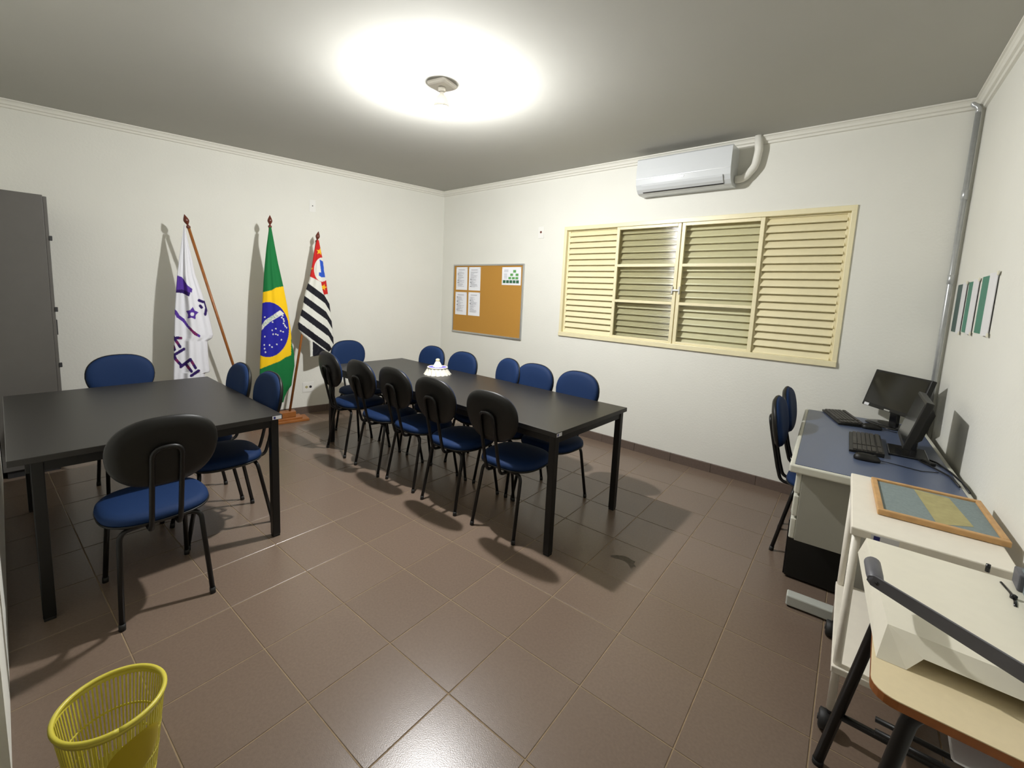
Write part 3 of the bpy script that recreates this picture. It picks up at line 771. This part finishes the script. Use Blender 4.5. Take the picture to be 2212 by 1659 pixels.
def cloth(parent, org, crop, left, right, off, colfn, folds, y0, y1, depth, step=3.4, ncol=70):
    ox, oy, k = crop
    rows = int((y1-y0)/step); v = []; cols = []; f = []
    n = ncol
    for j in range(rows+1):
        y = y0+(y1-y0)*j/rows; a, b_ = interp(left, y), interp(right, y)
        grow = min(1.0, 0.15+0.85*(y-y0)/((y1-y0)*0.35))
        for i in range(n+1):
            s = i/n; x = a+(b_-a)*s
            d = off + grow*(depth*(math.sin(math.pi*s)**0.55) + sum(am*math.sin(2*math.pi*(fr*s+ph)+tw*(y-y0)/(y1-y0)) for am, fr, ph, tw in folds)*math.sin(math.pi*s)**0.3)
            q = on_left(ox+x*k, oy+y*k, d); v.append(q-org); cols.append(colfn(x, y))
        for i in range(1, n, 2):          # back of the furled cloth, towards the wall
            s = 1-i/n; x = a+(b_-a)*s
            d = off - grow*depth*0.9*(math.sin(math.pi*s)**0.6)
            q0 = on_left(ox+x*k, oy+y*k, off); q = q0 - NL*(off-d); v.append(q-org); cols.append(colfn(x, y))
    nb = len(range(1, n, 2)); m_ = n+1+nb
    for j in range(rows):
        for i in range(m_): f.append((j*m_+i, j*m_+(i+1) % m_, (j+1)*m_+(i+1) % m_, (j+1)*m_+i))
    o = mk('cloth', v, f, M['flag'], parent, True)
    at = o.data.color_attributes.new('print', 'FLOAT_COLOR', 'POINT')
    at.data.foreach_set('color', [c_ for q in cols for c_ in q])
    return o
def flagpole(parent, org, tip, foot):
    tip, foot = Vector(tip)-org, Vector(foot)-org; d = (tip-foot).normalized(); L = (tip-foot).length
    po = tube('pole', [foot, foot+d*(L-0.12)], 0.0125, M['wood'], parent, 12)
    prof = [(0.014, 0.0), (0.017, 0.006), (0.017, 0.018), (0.009, 0.026), (0.008, 0.036), (0.013, 0.042), (0.021, 0.058), (0.023, 0.070), (0.018, 0.088), (0.009, 0.108), (0.001, 0.125)]
    fi = lathe('finial', prof, M['mahogany'], parent, 18)
    fi.matrix_local = Matrix.Translation(foot+d*(L-0.123)) @ Vector((0, 0, 1)).rotation_difference(d).to_matrix().to_4x4()
    return po
def flag(label, tip_px, tip_off, foot_y, crop, left, right, off, colfn, folds, y0, y1, depth):
    foot = Vector((xl(foot_y), foot_y, 0.075)) + NL*0.235
    org = Vector((foot.x, foot.y, 0.0))
    r = tag(empty('flag', org), label, 'flag', 'flags in the wooden stand')
    tip = on_left(*tip_px, tip_off)
    flagpole(r, org, tip, foot)
    cloth(r, org, crop, left, right, off, colfn, folds, y0, y1, depth)
k1 = 230/954.0; k2 = 230/812.0
flag('white flag with purple swoosh, star and letters on a leaning pole', (398, 463), 0.30, 0.670, (330, 440, k1),
     [(278,190),(258,330),(237,480),(218,640),(205,800),(195,950),(190,1200),(185,1560),(182,1950)],
     [(288,190),(308,300),(348,480),(382,640),(428,760),(468,880),(503,1000),(532,1130),(541,1175),(530,1205),(490,1232),(500,1400),(511,1495),(506,1512),(470,1518),(462,1600),(452,1950)],
     0.285, col1, [(0.010, 2.2, 0.1, 0.6), (0.006, 4.3, 0.4, -0.8), (0.014, 1.0, 0.55, 0.0)], 190, 1950, 0.035)
flag('green and yellow flag with a starred blue disc hanging from the upright pole', (583, 465), 0.30, 0.855, (530, 450, k2),
     [(181,145),(160,300),(145,450),(133,640),(125,850),(118,1000),(112,1150),(108,1300),(120,1480)],
     [(198,145),(225,290),(250,420),(290,595),(320,750),(345,920),(355,1030),(372,1110),(375,1200),(360,1290),(352,1350),(320,1395),(300,1440),(290,1480)],
     0.325, col2, [(0.006, 1.6, 0.2, 0.5), (0.004, 3.3, 0.5, -0.6), (0.008, 0.8, 0.1, 0.0)], 145, 1480, 0.045)
flag('red, black and white striped flag leaning right in the wooden stand', (688, 500), 0.20, 1.035, (530, 450, k2),
     [(545,242),(527,320),(512,410),(500,480),(485,550),(455,640),(435,760),(415,830),(401,885),(405,925),(432,965),(472,1000),(488,1020),(493,1130)],
     [(560,242),(580,340),(600,440),(615,540),(628,640),(640,720),(655,830),(668,950),(675,1050),(640,1095),(600,1112),(560,1122),(515,1130)],
     0.225, col3, [(0.006, 1.4, 0.3, 0.4), (0.005, 2.9, 0.0, 0.5)], 242, 1130, 0.040)

# ------------------------------------------------------------------ STEEL CABINET in the left corner
CBX, CBY = -3.585, -0.745
cab = tag(empty('steel_cabinet', (CBX-0.32, (CBY+YF)/2, 0)), 'tall dark grey steel cabinet in the corner behind the left table', 'cabinet')
hw, hd, hz = 0.32, (CBY-YF)/2-0.004, 2.06
box('body', -hw, hw, -hd, hd-0.022, 0.055, hz, M['cabinet'], cab, 0.004)
box('plinth', -hw+0.02, hw-0.02, -hd+0.02, hd-0.04, 0.0, 0.055, M['cab_dark'], cab)
for sx in (-1, 1):
    dr = box('door', min(0.003*sx, (hw-0.003)*sx), max(0.003*sx, (hw-0.003)*sx), hd-0.022, hd-0.002, 0.065, hz-0.008, M['cabinet'], cab, 0.003)
    for z in (0.42, 0.80, 1.22, 1.74): box('hinge', sx*(hw-0.004)-0.008, sx*(hw-0.004)+0.008, hd-0.006, hd+0.012, z, z+0.035, M['cab_dark'], dr, 0.003)
    box('handle', sx*0.035-0.010, sx*0.035+0.010, hd-0.002, hd+0.020, 1.02, 1.14, M['cab_dark'], dr, 0.003)

# ------------------------------------------------------------------ COMPUTER DESK
DA = R(4.25)
desk = tag(empty('computer_desk', (0.807, 1.472, 0), DA), 'grey office desk with blue laminate top along the right wall', 'desk')
DLn, DW, DZt = 1.484, 0.648, 0.74
bm = bmesh.new()
box('blue_top', 0.022, DW-0.022, 0.022, DLn-0.022, DZt-0.030, DZt+0.0006, M['desk_blue'], desk)
for nm, a in (('edge_strip', (0, DW, 0, 0.024)), ('edge_strip', (0, DW, DLn-0.024, DLn)), ('edge_strip', (0, 0.024, 0.024, DLn-0.024)), ('edge_strip', (DW-0.024, DW, 0.024, DLn-0.024))):
    box(nm, a[0], a[1], a[2], a[3], DZt-0.040, DZt, M['desk_grey'], desk, 0.008, 3)
bm.free()
# drawer pedestal under the near end
pe = box('pedestal', 0.055, 0.46, 0.045, 0.43, 0.345, DZt-0.04, M['desk_side'], desk, 0.002)
for k in range(3):
    z0 = 0.348+k*0.118
    dr = box('drawer', 0.030, 0.056, 0.047, 0.428, z0, z0+0.108, M['desk_grey'], desk, 0.007, 3)
    box('pull', 0.024, 0.031, 0.16, 0.32, z0+0.088, z0+0.100, M['desk_side'], dr, 0.002)
for yy in (0.0, DLn-0.10):
    lo = box('leg_panel', 0.28, 0.40, yy+0.03, yy+0.07, 0.045, DZt-0.04, M['desk_side'], desk, 0.004)
    box('foot_bar', 0.055, 0.60, yy+0.02, yy+0.08, 0.008, 0.062, M['foot'], lo, 0.006)
    for xx in (0.08, 0.56): box('glide', xx-0.018, xx+0.018, yy+0.03, yy+0.07, 0.0, 0.010, M['rubber'], lo)
box('modesty_panel', DW-0.10, DW-0.085, 0.07, DLn-0.08, 0.32, DZt-0.04, M['desk_side'], desk)
def dpt(x, y, z=0.0): return desk.matrix_local @ Vector((x, y, z)) if False else Matrix.Rotation(DA, 4, 'Z') @ Vector((x, y, z)) + Vector((0.807, 1.472, 0))
pc = tag(empty('computer_case', (1.02, 1.90, 0), R(2)), 'plain black box-shaped case on the floor under the desk drawers', 'computer')
box('body', -0.215, 0.24, -0.115, 0.09, 0.012, 0.336, M['black_plastic'], pc, 0.004)
box('front_panel', -0.222, -0.213, -0.112, 0.087, 0.016, 0.332, M['gloss_rim'], pc, 0.003)
for a, b_ in ((-0.19, -0.09), (0.21, -0.09), (-0.19, 0.065), (0.21, 0.065)): box('foot', a-0.012, a+0.012, b_-0.012, b_+0.012, 0, 0.013, M['rubber'], pc)

def monitor(label, loc, face, tilt, wd, hg, zb, stk, shape):
    r = tag(empty('monitor', loc, face), label, 'monitor', 'monitors on the desk')
    # local: screen looks to -y
    if shape == 'square':
        box('stand_base', -0.11, 0.11, -0.06, 0.10, 0.0, 0.012, M['gloss_rim'], r, 0.004)
    else:
        v, f = pad_data(0.25, 0.17, 3.0, [(0.0, 0.0), (0.002, 0.006), (0.010, 0.012), (0.05, 0.015)], 36); mk('stand_base', v, f, M['gloss_rim'], r, True)
    st = box('stand_neck', -0.028, 0.028, 0.03, 0.055, 0.008, zb+0.10, M['gloss_rim'], r, 0.004)
    pan = empty('screen_unit', (0, 0.0, zb)); pan.parent = r; pan.rotation_euler = (-tilt, 0, 0)
    box('casing', -wd/2, wd/2, -0.018, 0.014, 0, hg, M['black_plastic'], pan, 0.004)
    v = [(-wd/2+0.02, 0.014, 0.03), (wd/2-0.02, 0.014, 0.03), (wd/2-0.02, 0.014, hg-0.02), (-wd/2+0.02, 0.014, hg-0.02), (-wd/2+0.07, 0.045, 0.06), (wd/2-0.07, 0.045, 0.06), (wd/2-0.07, 0.045, hg-0.06), (-wd/2+0.07, 0.045, hg-0.06)]
    mk('back_shell', v, [(0, 1, 5, 4), (1, 2, 6, 5), (2, 3, 7, 6), (3, 0, 4, 7), (4, 5, 6, 7), (0, 3, 2, 1)], M['black_plastic'], pan)
    b_ = 0.014
    box('screen', -wd/2+b_, wd/2-b_, -0.0192, -0.0178, 0.024, hg-b_, M['screen'], pan)
    if stk:
        s = box('asset_sticker', -wd/2+0.02, -wd/2+0.06, -0.0195, -0.018, 0.002, 0.020, M['sticker'], pan)
        box('maker_plate', -0.022, 0.022, -0.0195, -0.018, 0.003, 0.012, M['alu'], pan)
    return r
def keyboard(label, loc, rz, deep=0.145, lng=0.435):
    k = tag(empty('keyboard', loc, rz), label, 'keyboard', 'keyboards on the desk')
    # local: length along x, front edge at -y
    v = []; hx, hy = lng/2, deep/2
    v = [(-hx, -hy, 0.002), (hx, -hy, 0.002), (hx, hy, 0.002), (-hx, hy, 0.002), (-hx, -hy, 0.012), (hx, -hy, 0.012), (hx, hy, 0.022), (-hx, hy, 0.022)]
    mk('base', v, [(0, 3, 2, 1), (4, 5, 6, 7), (0, 1, 5, 4), (1, 2, 6, 5), (2, 3, 7, 6), (3, 0, 4, 7)], M['black_plastic'], k)
    bm = bmesh.new()
    for r_ in range(6):
        y0 = -hy+0.016+r_*0.0195+(0.006 if r_ == 5 else 0); z = 0.012+0.010*(y0+hy)/deep
        x = -hx+0.008; c_ = 0
        while x < hx-0.02:
            wd = 0.0165
            if r_ == 0 and abs(x+0.07) < 0.012: wd = 0.11
            if not (0.148 < x+hx+0.13-0.29 < 0.158): bbox(bm, x, min(x+wd, hx-0.006), y0, y0+0.0165, z, z+0.008)
            x += wd+0.0025
    ko = frombm('keys', bm, M['key'], k); tag(ko, kind='stuff')
    for sx in (-1, 1): box('foot', sx*(hx-0.04)-0.01, sx*(hx-0.04)+0.01, hy-0.02, hy-0.005, 0, 0.003, M['rubber'], k)
    return k
def mouse(label, loc, rz, cpts):
    m_ = tag(empty('computer_mouse', loc, rz), label, 'mouse', 'mice on the desk')
    v, f = pad_data(0.060, 0.110, 2.4, [(0.002, 0.0), (0.0, 0.008), (0.002, 0.018), (0.008, 0.027), (0.016, 0.032), (0.026, 0.035)], 32)
    v = [(x, y, z*(1.0-0.25*max(0, y)/0.055)) for x, y, z in v]
    mk('shell', v, f, M['black_plastic'], m_, True)
    lathe('wheel', [(0.002, -0.004), (0.008, -0.004), (0.008, 0.004), (0.002, 0.004)], M['rubber'], m_, 12).matrix_local = Matrix.Translation((0, 0.03, 0.026)) @ Matrix.Rotation(R(90), 4, 'Y')
    tube('cord', fillet([Vector(p) for p in cpts], 0.03, 5), 0.002, M['cable'], m_, 6)
    return m_
ZD = DZt+0.001
monitor('black monitor facing the viewer beside the corner conduit', (1.165, 2.825, ZD), R(-51), R(15), 0.425, 0.262, 0.093, True, 'round')
monitor('black monitor seen edge-on from the side on the blue desk', (1.228, 2.165, ZD), R(-88), R(14), 0.385, 0.262, 0.062, False, 'square')
keyboard('black keyboard with pale grey keys lying near the desk end', (1.072, 2.168, ZD), R(-87))
keyboard('black keyboard at the far end of the desk by the window wall', (0.930, 2.790, ZD), R(-72), 0.145, 0.40)
mouse('black mouse beside the near keyboard on the blue desk', (1.088, 1.845, ZD), R(-80), [(0, 0.055, 0.010), (-0.005, 0.12, 0.003), (0.03, 0.20, 0.003), (0.0, 0.27, 0.003)])
mouse('glossy black mouse beside the far keyboard under the monitor', (1.090, 2.632, ZD), R(-72), [(0, 0.055, 0.010), (0.0, 0.09, 0.003), (0.03, 0.12, 0.003)])
tag(tube('power_cable', fillet([(1.30, 2.12, ZD+0.006), (1.36, 2.07, ZD+0.005), (1.40, 1.93, ZD+0.005), (1.425, 1.80, ZD+0.005), (1.435, 1.66, ZD+0.005)], 0.05, 5), 0.0045, M['cable'], None, 8), 'thick black cable running from the edge-on monitor to the wall', 'cable')
tag(tube('video_cable', fillet([(1.29, 2.04, ZD+0.006), (1.34, 1.96, ZD+0.005), (1.39, 1.86, ZD+0.005), (1.41, 1.72, ZD+0.005)], 0.05, 5), 0.004, M['cable'], None, 8), 'thin black cable curving over the desk beside the thicker one', 'cable')
vga = tag(box('cable_plug', -0.030, 0.030, -0.014, 0.014, 0, 0.018, M['black_plastic'], None, 0.004), 'small black cable connector lying on the blue desk behind the edge-on monitor', 'plug')
vga.location = (1.325, 2.015, ZD); vga.rotation_euler = (0, 0, R(-60))

# ------------------------------------------------------------------ WHITE CART with castors
CR = R(2.8)
CX0, CY0, CWd, CLn, CZt = 1.080, 0.820, 0.375, 0.615, 0.78
cart = tag(empty('utility_cart', (CX0, CY0, 0), CR), 'white two-shelf trolley on black castors between the desk and the school desk', 'cart')
box('top_shelf', -0.008, CWd, 0, CLn, CZt-0.030, CZt, M['cart'], cart, 0.004)
box('lower_shelf', -0.006, CWd, 0.0, CLn-0.005, 0.238, 0.262, M['cart'], cart, 0.003)
for x in (0.010, CWd-0.018):
    for y in (0.022, CLn-0.022):
        tube('post', [(x, y, 0.085), (x, y, CZt-0.028)], 0.0125, M['cart'], cart, 14)
        co = tube('castor_stem', [(x, y, 0.055), (x, y, 0.088)], 0.009, M['black_metal'], cart, 10)
        wv, wf = tube_data([(x-0.030, y, 0.035), (x-0.026, y, 0.035), (x+0.006, y, 0.035), (x+0.010, y, 0.035)], [0.026, 0.035, 0.035, 0.026], 22); mk('castor_wheel', wv, wf, M['rubber'], cart, True)
        lathe('hub', [(0.010, -0.002), (0.010, 0.002)], M['cab_dark'], cart, 14).matrix_local = Matrix.Translation((x-0.031, y, 0.035)) @ Matrix.Rotation(R(90), 4, 'Y')
st = box('asset_sticker', 0.045, 0.115, -0.0012, 0.0, CZt-0.026, CZt-0.006, M['sticker'], cart)
box('printed_square', 0.052, 0.068, -0.0017, -0.0012, CZt-0.024, CZt-0.010, M['navy'], st)
# framed board lying on it
fbz = CZt+0.001
fbq = [(1.113, 1.375), (1.138, 1.005), (1.455, 1.030), (1.430, 1.400)]
bd = tag(empty('framed_board', (1.285, 1.20, fbz), R(4)), 'grey felt board in a light wooden frame lying flat on the white trolley', 'board')
bw, bh = 0.162, 0.190
box('felt_panel', -bw+0.01, bw-0.01, -bh+0.01, bh-0.01, 0.004, 0.012, M['board_grey'], bd)
for nm, a in (('frame_rail', (-bw, bw, -bh, -bh+0.018)), ('frame_rail', (-bw, bw, bh-0.018, bh)), ('frame_stile', (-bw, -bw+0.018, -bh+0.018, bh-0.018)), ('frame_stile', (bw-0.018, bw, -bh+0.018, bh-0.018))):
    box(nm, a[0], a[1], a[2], a[3], 0.0, 0.020, M['oak'], bd, 0.003)
mk('yellowed_paper', [(-0.030, 0.168, 0.0126), (0.070, 0.150, 0.0126), (0.092, -0.110, 0.0126), (-0.006, -0.170, 0.0126)], [(0, 1, 2, 3)], M['kraft'], bd)

# ------------------------------------------------------------------ SCHOOL DESK
SX0, SY0, SZ = 1.142, 0.100, 0.74
sd = tag(empty('school_desk', (SX0, SY0, 0)), 'small school desk with cream top and black tube legs in the near right corner', 'desk')
SW, SLn = 0.345, 0.590
def rrect(x0, x1, y0, y1, r_, n=6):
    out = []
    for cx_, cy_, a0 in ((x1-r_, y1-r_, 0), (x0+r_, y1-r_, 90), (x0+r_, y0+r_, 180), (x1-r_, y0+r_, 270)):
        for k in range(n+1): out.append((cx_+r_*math.cos(R(a0+90*k/n)), cy_+r_*math.sin(R(a0+90*k/n))))
    return out
prism('ply_edge', rrect(0, SW, 0, SLn, 0.045), SZ-0.020, SZ-0.002, M['school_edge'], sd)
prism('laminate_top', rrect(0.0005, SW-0.0005, 0.0005, SLn-0.0005, 0.045), SZ-0.002, SZ, M['school'], sd)
zf = SZ-0.034
for y, yf in ((0.065, 0.04), (SLn-0.075, SLn-0.015)):
    for x, xf in ((0.04 if y > 0.2 else 0.075, -0.065 if y > 0.2 else -0.022), (SW-0.03, SW-0.005)):
        lo = tube('leg', fillet([(xf, yf, 0.015), (x, y, zf), (x+(0.12 if x < 0.2 else -0.12), y, zf)], 0.06, 7), 0.0150, M['black_metal'], sd, 12)
        tube('foot_cap', [(xf, yf, 0.0), (xf, yf, 0.018)], 0.016, M['rubber'], lo, 12)
    tube('rail', [(0.10, y, zf), (SW-0.10, y, zf)], 0.0135, M['black_metal'], sd, 10)
tube('stretcher', [(-0.030, SLn-0.035, 0.22), (SW-0.010, SLn-0.035, 0.22)], 0.011, M['black_metal'], sd, 10)
for y in (0.465, 0.515): tube('footrest_bar', [(0.050, y, 0.30), (SW-0.012, y, 0.30)], 0.008, M['black_metal'], sd, 8)
tube('side_rail', [(SW-0.012, 0.05, 0.30), (SW-0.012, SLn-0.045, 0.30)], 0.010, M['black_metal'], sd, 10)
for y in (0.20, 0.30): tube('rack_bar', [(0.03, y, SZ-0.13), (SW-0.02, y, SZ-0.13)], 0.006, M['black_metal'], sd, 8)
for x in (0.035, SW-0.025):
    for y in (0.20, 0.30): tube('rack_hanger', [(x, y, SZ-0.13), (x, y, SZ-0.022)], 0.004, M['black_metal'], sd, 6)
pp = tag(empty('paper_bundle', (1.37, 0.29, SZ-0.1235)), 'white papers on the rack under the school desk', 'papers')
for k in range(3): box('sheet', -0.09, 0.09, -0.11-0.01*k, 0.05, 0.0005+0.006*k, 0.005+0.006*k, M['paper'], pp, 0.002)

# ------------------------------------------------------------------ PAPER CUTTER on the school desk
pcut = tag(empty('paper_cutter', (1.13, 0.22, SZ)), 'cream paper cutter with a grey lever arm on the school desk', 'paper cutter')
def Q(x, y, z): return Vector((x-1.13, y-0.22, z-SZ))
zt, zn, zb2 = SZ+0.060, SZ+0.030, SZ+0.0005
xr_ = 1.455
# near face profile (feet and raised belly), swept to the far face
near_top = [(1.163, 0.262, zt), (xr_, 0.262, zt)]
fr = [(1.163, 0.262, zt), (xr_, 0.262, zt), (xr_, 0.215, zb2), (1.410, 0.215, zb2), (1.385, 0.232, zn), (1.225, 0.232, zn), (1.200, 0.215, zb2), (1.150, 0.213, zb2)]
bk = [(1.113, 0.712, zt), (xr_-0.01, 0.725, zt), (xr_-0.01, 0.740, zb2), (1.40, 0.740, zb2), (1.375, 0.735, zn), (1.175, 0.728, zn), (1.150, 0.725, zb2), (1.098, 0.722, zb2)]
n = len(fr); v = [Q(*p) for p in fr]+[Q(*p) for p in bk]
mk('base', v, [tuple(range(n)), tuple(range(2*n-1, n-1, -1))]+[(i, (i+1) % n, n+(i+1) % n, n+i) for i in range(n)], M['cutter'], pcut)
# cut guard strip and measuring fence along the right side
box('side_fence', 0.285, 0.318, 0.445, 0.505, 0.060, 0.105, M['arm'], pcut, 0.004)
mk('fence_plate', [Q(1.432, 0.38, zt), Q(1.448, 0.38, zt), Q(1.443, 0.70, zt), Q(1.425, 0.70, zt), Q(1.432, 0.38, zt+0.05), Q(1.448, 0.38, zt+0.05), Q(1.443, 0.70, zt+0.05), Q(1.425, 0.70, zt+0.05)],
   [(0, 3, 2, 1), (4, 5, 6, 7), (0, 1, 5, 4), (1, 2, 6, 5), (2, 3, 7, 6), (3, 0, 4, 7)], M['board_grey'], pcut)
tube('clamp_pin', [Q(1.372, 0.735, zt+0.0), Q(1.372, 0.735, zt+0.022)], 0.005, M['gloss_rim'], pcut, 10)
sl = [(1.392, 0.690), (1.402, 0.640), (1.404, 0.600), (1.400, 0.570)]
tube('slot', [Q(a, b_, zt) for a, b_ in sl], 0.0035, M['gloss_rim'], pcut, 6)
lathe('slot_knob', [(0.007, 0), (0.007, 0.008), (0.004, 0.010)], M['gloss_rim'], pcut, 12, loc=Q(1.403, 0.615, zt))
# lever arm
A0, A1 = Vector((1.122, 0.285, 0.880)), Vector((1.440, 0.180, 0.822))
d = (A1-A0).normalized(); side = d.cross(Vector((0, 0, 1))).normalized(); up = side.cross(d)
def armsec(p, h1, h2, t_): return [p+up*h1+side*t_, p+up*h1-side*t_, p-up*h2-side*t_, p-up*h2+side*t_]
v = [q-Vector((1.13, 0.22, SZ)) for s_ in (armsec(A0-d*0.004, 0.006, 0.006, 0.003), armsec(A0+d*0.006, 0.013, 0.013, 0.003), armsec(A0+d*0.10, 0.0145, 0.0145, 0.003), armsec(A1, 0.017, 0.017, 0.003)) for q in s_]
f = [(0, 1, 2, 3), (15, 14, 13, 12)]
for i in range(3):
    for k in range(4): f.append((4*i+k, 4*i+(k+1) % 4, 4*i+4+(k+1) % 4, 4*i+4+k))
mk('lever_arm', v, f, M['arm'], pcut)
hb = A0+d*0.012; hd_ = Vector((-0.10, 0.98, 0.05)).normalized()
tube('handle', [hb-Vector((1.13, 0.22, SZ))+hd_*t_ for t_ in (0.0, 0.006, 0.03, 0.085, 0.094, 0.098)], [0.012, 0.0150, 0.0165, 0.0165, 0.012, 0.004], M['arm'], pcut, 18)
lathe('rivet', [(0.004, 0), (0.004, 0.002)], M['gloss_rim'], pcut, 12).matrix_local = Matrix.Translation(hb+d*0.004-Vector((1.13, 0.22, SZ))-side*0.0035*(1 if side.y > 0 else -1)) @ Vector((0, 0, 1)).rotation_difference(side).to_matrix().to_4x4()
box('pivot_block', 0.290, 0.335, -0.060, 0.0, 0.0005, 0.105, M['arm'], pcut, 0.005)

# ------------------------------------------------------------------ YELLOW WASTE BASKET
wb = tag(empty('waste_basket', (-0.492, -0.880, 0)), 'yellow slatted plastic waste basket in the near left corner of the floor', 'waste basket')
ZR, RT, RB = 0.275, 0.124, 0.092
def rad(z): return RB+(RT-RB)*z/ZR
lathe('base_dish', [(0.001, 0.003), (RB-0.004, 0.003), (RB, 0.0), (RB+0.001, 0.0), (rad(0.03)+0.001, 0.03), (rad(0.03)-0.002, 0.03), (RB-0.004, 0.006), (0.001, 0.006)], M['yellow'], wb, 60, close=False)
lathe('upper_band', [(rad(0.256), 0.256), (rad(0.256)+0.002, 0.256), (rad(0.27)+0.002, 0.27), (rad(0.27), 0.27), (rad(0.256), 0.256)], M['yellow'], wb, 60, close=False)
v, f = tube_data([(RT*math.cos(2*math.pi*k/60), RT*math.sin(2*math.pi*k/60), ZR) for k in range(61)], 0.0065, 10); mk('rim', v, f, M['yellow'], wb, True)
NR_ = 76; me = None
for k in range(NR_):
    a = 2*math.pi*k/NR_
    if me is None:
        v = [(rad(0.028)-0.001, -0.0018, 0.028), (rad(0.028)+0.0012, -0.0018, 0.028), (rad(0.028)+0.0012, 0.0018, 0.028), (rad(0.028)-0.001, 0.0018, 0.028),
             (rad(0.258)-0.001, -0.0022, 0.258), (rad(0.258)+0.0012, -0.0022, 0.258), (rad(0.258)+0.0012, 0.0022, 0.258), (rad(0.258)-0.001, 0.0022, 0.258)]
        o = mk('slat', v, [(0, 3, 2, 1), (4, 5, 6, 7), (0, 1, 5, 4), (1, 2, 6, 5), (2, 3, 7, 6), (3, 0, 4, 7)], M['yellow'], wb); me = o.data
    else: o = bpy.data.objects.new('slat', me); link(o, wb)
    o.rotation_euler = (0, 0, a)
for z in (0.09, 0.16): lathe('hoop', [(rad(z)-0.001, z-0.003), (rad(z)+0.0016, z-0.003), (rad(z)+0.0016, z+0.003), (rad(z)-0.001, z+0.003), (rad(z)-0.001, z-0.003)], M['yellow'], wb, 60, close=False)
v = []; f = []; n = 40; a0 = R(20); rg = 8
for q in range(rg+1):
    for k in range(n):
        t_ = 2*math.pi*k/n; a = a0+0.62*(1-q/rg)*math.cos(t_); z = 0.155+0.068*(1-q/rg)*math.sin(t_)
        rr = rad(z)+(0.0022 if q == 0 else 0.0034); v.append((rr*math.cos(a), rr*math.sin(a), z))
for q in range(rg):
    for k in range(n): f.append((q*n+k, q*n+(k+1) % n, (q+1)*n+(k+1) % n, (q+1)*n+k))
mk('oval_panel', v, f, M['yellow_dim'], wb, True)
